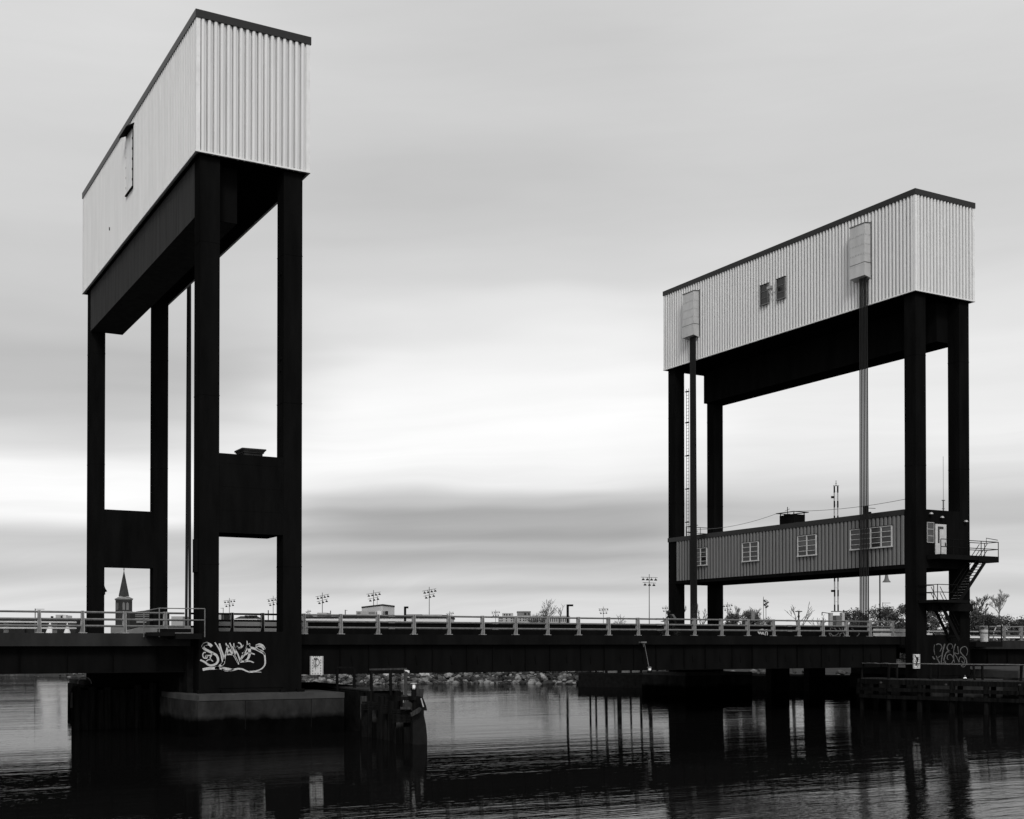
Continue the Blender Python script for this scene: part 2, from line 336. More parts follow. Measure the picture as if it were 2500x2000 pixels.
for px, py, s, lab in ((1393, 1643, .95, 'largest pale boulder on the far riprap left of the dock'), (1380, 1650, .5, 'pale flat rock just below the largest pale boulder'), (1032, 1645, .6, 'pale humped rock on the shore right of the lantern'),
                       (836, 1649, .62, 'long light rock on the shore right of the left sign'), (1398, 1662, .35, 'small pale rock at the waterline below the largest boulder'), (942, 1647, .5, 'pale rock seen between the posts of the fender rail')):
    b = MB(); r2 = random.Random(int(px)); d_ = 142 if px < 1300 else 146
    c = atd(px, py, d_); rock_mb(b, c, s, r2); rock_mb(b, c + Vector((s * .9, .1, -s * .2)), s * .6, r2)
    tag(b.build('boulder', 'rock_pale' if px != 836 else 'barrier'), lab, 'boulder', 'pale boulders on the shore')
# ================================================================== TOWERS
def corrugated(b, axis, a0, a1, pos, out, z0, z1, pitch=.343, depth=.11):
    """rib profile swept vertically; axis 'x' -> face runs along x at y=pos, facing out (-1/+1)"""
    L_ = a1 - a0; k_ = max(1, round(L_ / pitch)); p_ = L_ / k_
    prof = [(0, -.2), (.02, -.9), (.13, -.9), (.16, .45), (.24, .85), (.36, 1.), (.54, 1.), (.64, .85), (.68, .15), (.72, 0), (.97, 0)]
    pts = []
    for i in range(k_):
        for x, d in prof: pts.append((a0 + (i + x) * p_, pos + out * d * depth))
    pts.append((a1, pos))
    m = len(pts)
    V = [((x, y, z) if axis == 'x' else (y, x, z)) for z in (z0, z1) for x, y in pts]
    b.add(V, [(i, i + 1, m + i + 1, m + i) for i in range(m - 1)])
def tower(u0, mirror, desc):
    """lift tower frame: four box legs, deep box girder, portal beams, base walls"""
    T = thing('lift_tower', (u0 + W / 2, (V0 + VB) / 2, 2.05), desc, 'bridge tower', 'towers of the lift bridge')
    xs = (u0, u0 + W - LW); lz = ZB - .02
    for i, x in enumerate(xs):
        for j, y in enumerate((V0, VB - LD)):
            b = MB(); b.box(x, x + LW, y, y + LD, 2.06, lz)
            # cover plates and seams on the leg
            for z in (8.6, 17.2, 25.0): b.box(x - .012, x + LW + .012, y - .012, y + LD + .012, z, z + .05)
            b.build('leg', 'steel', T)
    gx = (u0 + .004, u0 + 2.2) if not mirror else (u0 + W - 2.2, u0 + W - .004)
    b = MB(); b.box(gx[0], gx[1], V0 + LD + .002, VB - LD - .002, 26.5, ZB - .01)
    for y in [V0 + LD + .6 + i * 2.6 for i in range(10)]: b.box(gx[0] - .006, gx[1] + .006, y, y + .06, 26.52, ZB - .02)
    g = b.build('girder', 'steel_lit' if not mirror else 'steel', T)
    for j, (y0, y1) in enumerate(((V0 + .003, V0 + 2.6), (VB - LD + .003, VB - .003))):
        if mirror and j == 0: continue
        b = MB(); zt = 14.3 if j == 0 else 14.05
        b.box(u0 + LW + .001, u0 + W - LW - .001, y0 + .01, y1, 10.24 if j == 0 else 10.0, zt)
        if j == 0:
            for x in (u0 + LW + .02, u0 + W - LW - .08): b.box(x, x + .06, y0 - .004, y0 + .01, 10.3, zt - .05)
            for z in (11.4, 12.6, 13.8): b.box(u0 + LW + .1, u0 + W - LW - .1, y0 + .002, y0 + .01, z, z + .03)
        b.build('portal_beam', 'steel', T)
    # underframe below the housing
    b = MB(); b.box(u0 - .16, u0 + W + .16, V0 - .16, VB + .16, ZB - .001, ZB + .03)
    b.build('underframe', 'steel', T)
    # base wall between the front legs, down to the pier
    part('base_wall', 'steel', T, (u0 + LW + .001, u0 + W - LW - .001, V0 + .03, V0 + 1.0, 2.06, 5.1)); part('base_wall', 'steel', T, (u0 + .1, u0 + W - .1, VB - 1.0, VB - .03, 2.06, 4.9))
    for x in (u0 - .12, u0 + 1.1, u0 + W - 1.2, u0 + W - .3): part('anchor_shoe', 'steel', T, (x, x + .4, V0 - .22, V0 - .004, 2.06, 2.22))
    part('girder_end_shade', 'steel', T, (gx[0] + .03, gx[1] + .02, V0 + LD - .02, V0 + LD - .002, 26.5, ZB - .01)) if mirror else part('girder_end_shade', 'steel', T, (u0 + LW + .003, gx[1] + .02, V0 + LD - .04, V0 + LD - .002, 26.5, ZB - .01))  # dark plate over the girder end, standing in for shade
    return T
TL = tower(UL, False, 'taller looking left steel lift tower with two bare portal beams and graffiti at its foot')
TR = tower(UR, True, 'right steel lift tower carrying the grey operator house and the outside stair')
b = MB(); vx, vy = 19.86, V0 + .9
b.box(vx + .1, vx + 1.1, vy + .1, vy + 1.2, 14.301, 14.58); b.box(vx + .04, vx + 1.16, vy + .04, vy + 1.26, 14.58, 14.66); b.box(vx, vx + 1.2, vy, vy + 1.3, 14.66, 14.72); b.box(vx - .05, vx + 1.25, vy - .05, vy + 1.35, 14.72, 14.80)
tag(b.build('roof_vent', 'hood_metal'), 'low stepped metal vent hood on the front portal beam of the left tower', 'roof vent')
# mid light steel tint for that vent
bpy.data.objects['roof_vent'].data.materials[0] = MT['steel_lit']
b = MB(); p0 = atv(669.5, 1053, V0 + .5)
x = UL + W - LW
b.tube([(x - .003, V0 + .4, 16.0), (x - .2, V0 + .4, 16.0), (x - .2, V0 + .4, 15.35), (x - .003, V0 + .4, 15.35)], .02)
b.build('grab_handle', 'rail_black', TL)
for z in (24., 19.5, 18.9, 14.2): part('cleat', 'steel', TL, (x - .06, x - .001, V0 + .3, V0 + .5, z, z + .12))
part('junction_box', 'fascia_dark', TL, (UL - .1, UL - .001, V0 + .25, V0 + .85, 8.2, 9.9))
# machinery houses on top
def machinery_house(u0, mirror, desc):
    OH = .21; a0, a1, c0, c1 = u0 - OH, u0 + W + OH, V0 - OH, VB + OH
    T = thing('machinery_house', (u0 + W / 2, (V0 + VB) / 2, ZB), desc, 'machinery house', 'corrugated machinery houses on the towers')
    z0, z1 = ZB + .035, ZT - .40; d = .075
    b = MB(); corrugated(b, 'x', a0 + .12, a1 - .12, c0, -1, z0, z1, .335); b.build('front_siding', 'siding', T)
    b = MB(); corrugated(b, 'x', a0 + .12, a1 - .12, c1, 1, z0, z1, .335); b.build('back_siding', 'siding', T)
    side = []
    for x, s in ((a0, -1), (a1, 1)):
        b = MB(); corrugated(b, 'y', c0 + .12, c1 - .12, x, s, z0, z1, .335); side.append(b.build('side_siding', 'siding', T))
    b = MB(); b.box(a0 + .14, a1 - .14, c0 + .14, c1 - .14, z0, ZT - .06); b.build('inner_wall', 'siding_trim', T)
    b = MB()
    for x, y in ((a0, c0), (a1, c0), (a0, c1), (a1, c1)):
        b = MB(); sx = -1 if x == a0 else 1; sy = -1 if y == c0 else 1
        b.box(x + sx * .09, x - sx * .12, y + sy * .09, y - sy * .12, z0, z1)
        for k_ in range(5): b.box(x + sx * .094, x - sx * .124, y + sy * .094, y - sy * .124, z0 + 1.45 * k_ + .5, z0 + 1.45 * k_ + .515)
        b.build('corner_flashing', 'siding_trim', T)
    b = MB(); g_ = .122
    for q in ((a0 - g_, a1 + g_, c0 - g_, c0 - .01), (a0 - g_, a1 + g_, c1 + .01, c1 + g_), (a0 - g_, a0 - .01, c0 - .009, c1 + .009), (a1 + .01, a1 + g_, c0 - .009, c1 + .009)): b.box(*q, z0 - .012, z0 + .07)
    b.build('drip_edge', 'siding_trim', T)
    b = MB(); e = .14
    b.box(a0 - e, a1 + e, c0 - e, c0 - e + .1, z1, ZT); b.box(a0 - e, a1 + e, c1 + e - .1, c1 + e, z1, ZT)
    b.box(a0 - e, a0 - e + .1, c0 - e + .1, c1 + e - .1, z1, ZT); b.box(a1 + e - .1, a1 + e, c0 - e + .1, c1 + e - .1, z1, ZT)
    b.box(a0 - e + .1, a1 + e - .1, c0 - e + .1, c1 + e - .1, ZT - .12, ZT - .05)
    b.build('roof_trim', 'roof', T)
    return T, a0, a1
ML, la0, la1 = machinery_house(UL, False, 'white corrugated machinery house on the left tower with one tall narrow hatch')
MR, ra0, ra1 = machinery_house(UR, True, 'white corrugated machinery house on the right tower with two hoods and two windows')
# hatch on the left house
b = MB(); b.box(la0 - .16, la0 - .08, 76.6, 78.35, 32.05, 35.55); ht = b.build('hatch', 'siding_trim', ML)
b = MB(); b.prism([(la0 - .55, 35.50), (la0 - .55, 35.56), (la0 - .08, 35.86), (la0 - .08, 35.74)], 'y', 76.45, 78.5); b.build('canopy', 'black', ht)
b = MB(); b.box(la0 - .165, la0 - .08, 76.52, 76.57, 32., 35.7); b.box(la0 - .2, la0 - .08, 76.5, 78.4, 31.95, 32.03)
for k_ in range(6):
    z = 32.4 + k_ * .62; b.box(la0 - .166, la0 - .08, 76.57, 76.68, z, z + .14); b.box(la0 - .162, la0 - .08, 78.30, 78.37, z, z + .14)
b.build('hinge_frame', 'black', ht)
part('spout', 'black', ML, (la0 - .14, la0 - .07, 83.2, 83.3, 31.3, 31.5))
# hoods over the sheaves of the right house, and their mirror images on the channel side of the left house
def hood(T, x, s, y0, y1):
    b = MB(); dx = .62 * s
    b.prism([(x, 35.38), (x + dx, 35.30), (x + dx, 32.47), (x, 32.47)], 'y', y0, y1); h = b.build('sheave_hood', 'hood_metal', T)
    b = MB(); b.prism([(x, 32.465), (x + dx + .02 * s, 32.465), (x + dx + .02 * s, 31.5), (x, 31.35)], 'y', y0 - .02, y1 + .02); b.build('hood_skirt', 'hood_metal', h)
    b = MB(); b.prism([(x, 35.46), (x + dx + .04 * s, 35.37), (x + dx + .04 * s, 35.31), (x, 35.39)], 'y', y0 - .04, y1 + .04)
    b.box(x + dx + .026 * s, x + dx + .004 * s, y0 - .03, y1 + .03, 32.44, 32.49); b.box(x, x + dx, y0 - .035, y0 - .021, 32.44, 32.49)
    b.box(x + .0, x + .05 * s, y0 - .16, y0 - .04, 31.5, 35.5)
    b.build('hood_flashing', 'galv_dark', h)
    b = MB(); r_ = random.Random(5)
    for z in (33.1, 33.8, 34.5):
        for k_ in range(9):
            y = y0 + .1 + k_ * (y1 - y0 - .2) / 8; b.box(x + dx + .012 * s, x + dx, y, y + .04, z - .04, z + .04 + r_.random() * .05)
        for k_ in range(4): b.box(x + s * (.1 + k_ * .14), x + s * (.14 + k_ * .14), y0 - .012, y0, z - .04, z + .05)
    for k_ in range(10):
        y = y0 + .06 + k_ * (y1 - y0 - .12) / 9; b.box(x + dx + .032 * s, x + dx, y, y + .03, 32.3, 32.34)
    b.build('rivet_rows', 'hood_rivet', h)
for s_, T_, x_ in ((-1, MR, ra0 - .07), (1, ML, la1 + .07)):
    hood(T_, x_, s_, 66.95, 68.42); hood(T_, x_, s_, 87.2, 88.75)
def louvre_window(b, x, s, y0, y1, z0, z1, leaves, rows, fr=.07):
    """window in a wall facing s along x; materials 0 frame, 1 glass"""
    b.cur = 1; b.box(x + s * .01, x + s * .03, y0 + fr, y1 - fr, z0 + fr, z1 - fr)
    b.cur = 0
    b.box(x, x + s * .1, y0, y0 + fr, z0, z1); b.box(x, x + s * .1, y1 - fr, y1, z0, z1); b.box(x, x + s * .1, y0 + fr, y1 - fr, z1 - fr * .6, z1); b.box(x, x + s * .13, y0 - .03, y1 + .03, z0 - .02, z0 + fr)
    w_ = (y1 - y0) / leaves
    for i in range(1, leaves): b.box(x, x + s * .1, y0 + i * w_ - fr * .6, y0 + i * w_ + fr * .6, z0 + fr, z1 - fr * .6)
    for r_ in range(1, rows):
        z = z0 + (z1 - z0) * r_ / rows; b.box(x + s * .03, x + s * .075, y0 + fr, y1 - fr, z - .02, z + .02)
for (a, c, z0, z1) in ((78.05, 79.05, 32.12, 33.75), (76.05, 77.05, 32.1, 33.78)):
    b = MB(); louvre_window(b, ra0 - .115, -1, a, c, z0, z1, 1, 3, .06)
    b.cur = 2; b.box(ra0 - .25, ra0 - .1, a - .04, c + .04, z1, z1 + .04)
    b.build('window', ['galv_dark', 'glass', 'black'], MR)
b = MB(); b.tube([(ra0 - .08, 77.75, 33.2), (ra0 - .6, 77.65, 33.15), (ra0 - .62, 77.35, 33.15)], .05); b.box(ra0 - .75, ra0 - .5, 77.1, 77.6, 33.05, 33.25); b.tube([(ra0 - .3, 77.7, 33.1), (ra0 - .2, 77.6, 32.6), (ra0 - .1, 77.5, 32.2)], .02)
tag(b.build('security_camera', 'galv'), 'small camera on a bracket between the two windows of the right machinery house', 'camera')
part('wall_plate', 'siding_trim', MR, (ra0 - .12, ra0 - .08, 76.0, 78.9, 32.9, 32.92))
# graffiti on the left tower foot (spray strokes, traced)
def strokes(b, segs, fn, pl, off=-.006):
    """segs: list of (points(zoom px), width px start,end); fn maps zoom px -> picture px; flat ribbons on plane y=pl"""
    for pts, w0, w1 in segs:
        # Catmull-Rom
        P = [Vector(q) for q in pts]; S = []
        for i in range(len(P) - 1):
            p0 = P[max(i - 1, 0)]; p1 = P[i]; p2 = P[i + 1]; p3 = P[min(i + 2, len(P) - 1)]
            for k_ in range(6):
                t_ = k_ / 6; S.append(.5 * ((2 * p1) + (-p0 + p2) * t_ + (2 * p0 - 5 * p1 + 4 * p2 - p3) * t_ ** 2 + (-p0 + 3 * p1 - 3 * p2 + p3) * t_ ** 3))
        S.append(P[-1]); m = len(S); Lf = []; Rt = []
        for i, q in enumerate(S):
            d = (S[min(i + 1, m - 1)] - S[max(i - 1, 0)])
            d = d.normalized() if d.length > 1e-6 else Vector((1, 0))
            nrm = Vector((-d.y, d.x)); wd = (w0 + (w1 - w0) * i / (m - 1)) / 2 * 1.08
            for A, s_ in ((Lf, 1), (Rt, -1)):
                z_ = q + nrm * wd * s_; u = fn(z_.x, z_.y); a_ = atv(u[0], u[1], pl + off); A.append(a_)
        b.add(Lf + Rt, [(i, i + 1, m + i + 1, m + i) for i in range(m - 1)])
GA = [([(400, 310), (350, 260), (270, 235), (190, 270), (180, 340), (240, 390), (340, 440), (440, 490), (520, 540), (560, 620), (560, 700), (500, 770), (400, 805), (310, 790), (230, 730), (160, 690), (95, 665)], 70, 42),
      ([(150, 330), (190, 260), (290, 230)], 50, 90),
      ([(240, 470), (200, 465), (165, 510), (170, 580), (215, 620), (270, 610), (280, 560), (240, 555), (230, 600)], 26, 24), ([(240, 545), (340, 545), (400, 520), (440, 470)], 30, 20),
      ([(400, 540), (360, 590), (365, 665)], 26, 26), ([(255, 700), (300, 660), (370, 655), (430, 700)], 22, 22),
      ([(480, 200), (560, 320), (620, 430), (660, 560), (690, 700), (700, 740), (600, 830)], 26, 60), ([(600, 230), (640, 380), (700, 560), (720, 720), (650, 800)], 40, 60),
      ([(600, 860), (460, 880), (330, 885), (160, 915)], 70, 62), ([(480, 870), (600, 870), (700, 900), (830, 930), (950, 925), (1080, 895), (1200, 905), (1330, 960), (1430, 985), (1560, 975), (1700, 985)], 70, 14),
      ([(620, 850), (780, 875), (900, 900), (960, 920)], 26, 30), ([(660, 900), (780, 950), (880, 945), (990, 915)], 30, 16),
      ([(1380, 965), (1560, 950), (1700, 900), (1790, 800), (1805, 680), (1790, 540), (1760, 490), (1640, 420), (1540, 370), (1400, 335), (1330, 330)], 22, 60),
      ([(1780, 390), (1720, 320), (1620, 290), (1570, 330), (1620, 390), (1720, 430), (1800, 520)], 56, 36), ([(1560, 290), (1660, 250), (1750, 290), (1800, 380)], 50, 30),
      ([(770, 220), (800, 330), (780, 450), (740, 600), (730, 700)], 26, 44), ([(860, 340), (800, 470), (770, 520)], 50, 30), ([(870, 210), (920, 330), (980, 500), (1060, 660), (1110, 780)], 30, 30),
      ([(800, 280), (900, 440), (980, 540), (1080, 730)], 60, 24), ([(780, 520), (880, 515), (980, 525)], 34, 30), ([(980, 220), (990, 340), (1080, 500), (1130, 640), (1160, 720)], 24, 40), ([(960, 300), (1000, 460), (1000, 520)], 90, 40),
      ([(1090, 210), (1140, 220), (1180, 280), (1150, 340), (1090, 340), (1060, 300)], 26, 40), ([(1050, 300), (1110, 360), (1190, 330), (1230, 270)], 30, 16),
      ([(1325, 160), (1330, 260), (1290, 380), (1230, 500), (1170, 620), (1155, 690)], 20, 34), ([(1350, 260), (1390, 400), (1390, 520), (1340, 640), (1250, 700)], 90, 34), ([(1400, 230), (1350, 300), (1260, 470), (1200, 500)], 40, 60),
      ([(1210, 540), (1300, 490), (1420, 480), (1530, 515)], 34, 28), ([(1180, 640), (1260, 545), (1330, 510)], 26, 16), ([(1150, 710), (1250, 700), (1400, 695), (1510, 735)], 50, 20)]
b = MB(); strokes(b, GA, lambda x, y: (480 + x * .09276, 1550 + y * .09276), V0, -.004)
# keep the strokes on the wall plane, a hair in front of the leg faces
b.build('graffiti', 'spray', TL)
GB = [([(920, 260), (980, 240), (1040, 260), (1075, 320), (1050, 380), (1020, 440)], 26, 16), ([(880, 260), (865, 380), (885, 520)], 12, 14), ([(830, 570), (860, 620), (890, 640)], 34, 26), ([(920, 550), (960, 640), (1020, 760)], 18, 22), ([(930, 640), (1000, 580), (1060, 540)], 18, 12),
      ([(1150, 240), (1110, 380), (1080, 540), (1060, 700), (1070, 760), (1180, 690)], 34, 16), ([(1070, 740), (1120, 770), (1190, 770)], 24, 14), ([(1330, 370), (1355, 300), (1320, 240), (1260, 245), (1210, 320), (1230, 400), (1290, 440)], 18, 30), ([(1290, 440), (1200, 460), (1150, 560), (1130, 680), (1190, 760)], 26, 24),
      ([(1240, 655), (1210, 610), (1230, 540), (1290, 515), (1350, 560), (1380, 640), (1350, 720), (1300, 770)], 18, 18), ([(1430, 240), (1390, 360), (1385, 500), (1390, 640), (1410, 740)], 24, 12), ([(1490, 300), (1500, 400), (1510, 500), (1400, 480), (1470, 600), (1540, 770)], 18, 14),
      ([(1720, 550), (1750, 450), (1740, 370), (1690, 310), (1610, 330), (1560, 400), (1580, 480), (1650, 560), (1710, 640), (1730, 760)], 14, 26), ([(1640, 770), (1670, 690), (1640, 610), (1570, 575), (1530, 640), (1530, 760)], 18, 14), ([(1590, 690), (1640, 750), (1640, 790), (1580, 810), (1640, 850), (1700, 800)], 20, 12)]
b = MB(); strokes(b, GB, lambda x, y: (2200 + x * .09276, 1550 + y * .09276), V0, -.004)
b.build('graffiti', 'spray_dim', TR)
# flat infill so the strokes lie on steel between the legs
for T_, u0 in ((TL, UL), (TR, UR)):
    part('base_plate', 'steel', T_, (u0 - .002, u0 + W + .002, V0 - .002, V0 + .02, 2.3, 5.2))
# ================================================================== LIFT CABLES
ORD = ['rightmost', 'second from the right', 'third from the right', 'third from the left', 'second from the left', 'leftmost']
def cables(x, ys, z0, z1, lab, grp, y_bot, rad=.046):
    for i, y in enumerate(ys):
        b = MB(); b.tube([(x, y_bot[i], z0), (x, y, z1)], rad, 6, cap=False)
        tag(b.build('lift_cable', 'cable'), lab % ORD[i], 'cable', grp)
xr = UR - .6
cables(xr, [67.02 + i * .142 for i in range(6)], 5.6, 31.45, '%s of six dark cables under the nearer hood', 'lift cables of the nearer right hood', [66.98 + i * .165 for i in range(6)])
cables(xr, [87.35 + i * .14 for i in range(6)], 5.6, 31.45, '%s of six dark cables under the farther hood', 'lift cables of the farther right hood', [87.2 + i * .17 for i in range(6)], .055)
xl = UL + W + .62
for c0, c1, lab in ((87.70, 87.34, 'thick dark cable strand right of the gap, hanging inside the left tower opening'), (87.96, 88.30, 'thick dark cable strand left of the gap, hanging inside the left tower opening')):
    b = MB(); b.tube([(xl, c1, 5.6), (xl, (c0 + c1) / 2, 16), (xl, c0, 31.4)], .095, 8, .12)
    tag(b.build('cable_bundle', 'cable'), lab, 'cable')
# ================================================================== BRIDGE SPANS
def rail_run(name, lab, x0, x1, posts, dz=0., mat_r='galv_dark', y=64.58, joint=None, full=True):
    T = thing(name, ((x0 + x1) / 2, y, 5.12 + dz), lab, 'bridge railing', 'aluminium railings along the near edge of the bridge')
    for z, r_ in ((6.13, .055), (5.78, .06), (5.45, .06)):
        b = MB(); z += dz
        prof = [(y - .05, z - r_ * .9), (y + .05, z - r_ * .9), (y + .07, z), (y + .05, z + r_ * .9), (y - .05, z + r_ * .9), (y - .085, z)]
        b.prism(prof, 'x', x0, x1)
        for j in (joint or []): b.box(j - .2, j + .2, y - .095, y + .08, z - r_, z + r_)
        b.build('rail', mat_r, T)
    for x in posts:
        b = MB(); za, zb = 5.12 + dz, 6.2 + dz
        # web plate facing the river, flaring at the foot, and the bright flange on its right edge
        b.cur = 1; b.prism([(x - .15, za), (x + .065, za), (x + .035, zb), (x - .06, zb), (x - .072, za + .33)], 'y', y - .12, y - .09)
        b.cur = 0; b.box(x - .16, x + .20, y - .18, y + .14, za - .03, za)
        b.prism([(x + .065, za), (x + .092, za), (x + .062, zb), (x + .035, zb)], 'y', y - .16, y + .10)
        b.prism([(x - .082, za + .3), (x - .07, za + .3), (x - .055, zb), (x - .068, zb)], 'y', y - .14, y + .10)
        b.build('post', ['galv', 'post_web'] if mat_r != 'steel' else ['post_web', 'steel'], T)
def girders(T, x0, x1, ys, zb, zt, m='steel', nm='girder'):
    for y in ys:
        b = MB(); b.box(x0, x1, y - .02, y + .02, zb + .04, zt); b.box(x0, x1, y - .2, y + .2, zb, zb + .04)
        x = x0 + .8
        while x < x1: b.box(x, x + .02, y - .16, y + .16, zb + .04, zt); x += 2.2
        b.build(nm, m, T)
# left approach
X0 = -60.
T = thing('approach_span', (-10, 78, 5), 'left approach span with pale stained concrete edge beam', 'bridge span', 'spans of the bridge')
part('deck', 'asphalt', T, (X0, 16.9, 64.4, 93.4, 4.5, 4.90)); part('edge_beam', 'fascia', T, (X0, 17.2, 64.05, 65.0, 4.45, 5.09))
girders(T, X0, 17.31, (64.6,), 3.11, 4.44, nm='fascia_girder'); girders(T, X0, 17.0, (70, 75.5, 81, 87, 92.8), 3.3, 4.49)
part('far_edge_beam', 'fascia', T, (X0, 17.2, 92.6, 93.5, 4.45, 5.09))
rail_run('bridge_railing', 'aluminium railing on the left approach, at the left edge of the photo', X0, 17.0, [9.93 + 2.03 * i for i in range(4)] + [9.93 - 2.03 * i for i in range(1, 34)])
# right approach
T = thing('approach_span', (110, 78, 5), 'right approach span with pale concrete edge beam beyond the right tower', 'bridge span', 'spans of the bridge')
part('deck', 'asphalt', T, (74.2, 160, 64.4, 93.4, 4.25, 4.68)); part('edge_beam', 'fascia', T, (73.9, 160, 64.05, 65.0, 4.18, 4.82))
girders(T, 74.2, 160, (64.6,), 2.9, 4.17, nm='fascia_girder'); girders(T, 74.2, 160, (70, 75.5, 81, 87, 92.8), 3.85, 4.24)
rail_run('bridge_railing', 'aluminium railing on the right approach beside the white drum', 76.4, 160, [77.1 + 1.95 * i for i in range(40)], -.27)
# lift span
L0, L1 = 23.2, 67.75
T = thing('lift_span', (45, 78, 5), 'dark movable lift span between the towers with graffiti on its inner girder', 'bridge span', 'spans of the bridge')
part('roadway', 'asphalt', T, (L0, L1, 66.8, 92.2, 4.62, 4.82)); part('sidewalk', 'asphalt', T, (L0, L1, 64.7, 66.48, 4.80, 4.96))
part('edge_beam', 'fascia_dark', T, (L0, L1, 64.2, 64.9, 4.52, 5.09))
b = MB(); b.box(L0, L1, 64.52, 64.58, 2.95, 4.51); b.box(L0, L1, 64.35, 64.75, 2.91, 2.95)
x = L0 + 1.2; i = 0
while x < L1 - .5:
    b.bar((x, 64.36, 3.9), (x + .16, 64.5, 3.35), .03, .02)
    b.box(x + 1.1, x + 1.12, 64.4, 64.52, 2.95, 4.51); x += 2.2 if i % 2 else 1.7; i += 1
b.build('near_girder', 'steel', T)
part('inner_girder', 'steel', T, (L0, L1, 66.5, 66.56, 3.6, 5.84), (L0, L1, 66.38, 66.68, 5.80, 5.845)); part('far_girder', 'steel', T, (L0, L1, 92.3, 92.36, 3.9, 5.84), (L0, L1, 92.2, 92.5, 5.80, 5.845))
fb = MB(); x = L0 + 1.
while x < L1: fb.box(x, x + .2, 64.8, 92.2, 4.12, 4.61); x += 2.2
fb.build('floor_beams', 'steel', T)
g1 = [([(690, 1000), (690, 920), (740, 890), (780, 940)], 26, 20), ([(700, 1000), (800, 1010), (900, 1030)], 26, 16), ([(820, 900), (880, 980), (940, 1040)], 40, 20), ([(990, 900), (1040, 1000)], 34, 20), ([(1100, 900), (1100, 1000), (1180, 1030), (1210, 930)], 20, 20), ([(1290, 940), (1230, 980), (1240, 1050), (1300, 1090)], 22, 18),
      ([(640, 1080), (680, 1200)], 36, 20), ([(680, 1080), (760, 1170), (860, 1170), (940, 1120), (960, 1070)], 22, 20), ([(720, 1200), (1000, 1200), (1020, 1120), (1100, 1080)], 26, 20), ([(1140, 1060), (1200, 1200)], 40, 18), ([(1220, 1110), (1290, 1170)], 22, 20), ([(1420, 940), (1480, 960), (1500, 1030)], 20, 12), ([(1600, 1215), (1690, 1120), (1670, 1080)], 20, 16)]
b = MB(); strokes(b, g1, lambda x, y: (1980 + x * .06957, 1470 + y * .06957), 66.5, -.004); b.build('graffiti', 'spray_mid', T)
g2 = [([(1080, 1020), (1110, 1060), (1120, 1030), (1150, 1065), (1160, 1030)], 16, 16), ([(1180, 1030), (1175, 1065), (1210, 1065)], 12, 10), ([(1210, 1090), (1215, 1030), (1245, 1030), (1245, 1090)], 12, 12), ([(1100, 995), (1160, 980), (1190, 995), (1245, 985)], 12, 10)]
b = MB(); strokes(b, g2, lambda x, y: (1700 + x * .13915, 1400 + y * .13915), 66.5, -.004); b.build('graffiti_tag', 'white_dim', T)
rail_run('bridge_railing', 'long aluminium railing along the lift span between the two towers', L0, L1 - .1, [23.45] + [25.57 + 2.2 * i for i in range(20)], joint=[28.6, 35.2, 47.0, 57.8])
rail_run('bridge_railing', 'short railing toned dark for shade behind the front legs of the left tower', 17.35, 22.9, [19.5, 21.15], mat_r='steel')  # dark steel tone puts the shade between the legs into the colour
# fixed deck under the towers
for (x0, x1, lab) in ((17.25, 23.15, 'fixed deck panel carrying the road through the left tower'), (67.8, 73.85, 'fixed deck panel carrying the road through the right tower')):
    T = thing('tower_deck', ((x0 + x1) / 2, 78, 5), lab, 'bridge span', 'spans of the bridge')
    part('roadway', 'asphalt', T, (x0, x1, 65.1, 92.2, 4.55, 4.84)); part('sidewalk', 'fascia_dark', T, (x0, x1, 64.10, 65.08, 4.50, 5.09))
    girders(T, x0, x1, (70, 75.5, 81, 87), 3.4, 4.54)
# grey barrier seen between the left tower's front legs, ramping down to the left
b = MB(); b.prism([(13.9, 5.12), (18.0, 5.12), (18.0, 5.52), (15.6, 5.52)], 'y', 66.2, 66.5)
T = thing('concrete_barrier', (19, 66.3, 4.9), 'grey concrete barrier with sloping end behind the left tower legs', 'barrier')
b.prism([(18.0, 4.91), (24.3, 4.91), (24.3, 5.84), (18.6, 5.84), (18.0, 5.52)], 'y', 66.2, 66.5); b.prism([(13.2, 4.91), (18.0, 4.91), (18.0, 5.12), (13.9, 5.12)], 'y', 66.2, 66.5); b.build('wall', 'barrier', T)
# far side box-beam guard rails
def guard(x0, x1, y, zs, step, lab, base, start=None, m='galv'):
    T = thing('guard_rail', ((x0 + x1) / 2, y, base), lab, 'guard rail', 'pale box beam guard rails')
    for z in zs:
        b = MB(); b.prism([(y - .05, z - .055), (y + .05, z - .055), (y + .05, z + .035), (y, z + .05), (y - .05, z + .035)], 'x', x0, x1); b.build('rail', m, T)
    x = start if start is not None else x0 + .6
    while x < x1: part('post', 'galv_dark', T, (x, x + .3, y + .07, y + .25, base, zs[0] - .08)); x += step
guard(-50, 16.8, 92.9, (6.1, 5.68), 3.2, 'two rail pale guard rail on the far side of the left approach', 5.1, -48.8, 'white_dim')
guard(74.5, 150, 67.6, (5.08,), 2.2, 'single bright guard rail low on the right approach', 4.69, None, 'white')
guard(75.6, 150, 92.9, (5.9, 5.4), 3.2, 'two rail guard rail on the far side of the right approach', 4.69, None)
part_ = MB(); part_.box(68.9, 73.7, 66.6, 66.72, 5.24, 5.36)
for x in (69.6, 71.0, 72.6): part_.box(x, x + .12, 66.6, 66.72, 4.85, 5.22)
tag(part_.build('guard_rail', 'white'), 'short bright guard rail seen between the front legs of the right tower', 'guard rail')
b = MB(); b.prism([(57.6, 4.83), (67.2, 4.83), (67.2, 5.5), (57.6, 5.5)], 'y', 91.0, 91.2); tag(b.build('concrete_barrier', 'barrier'), 'pale low barrier on the roadway left of the right tower leg', 'barrier')
b = MB(); c0 = atv(2130, 1534, 66.4); c1 = atv(2206, 1534, 66.4)
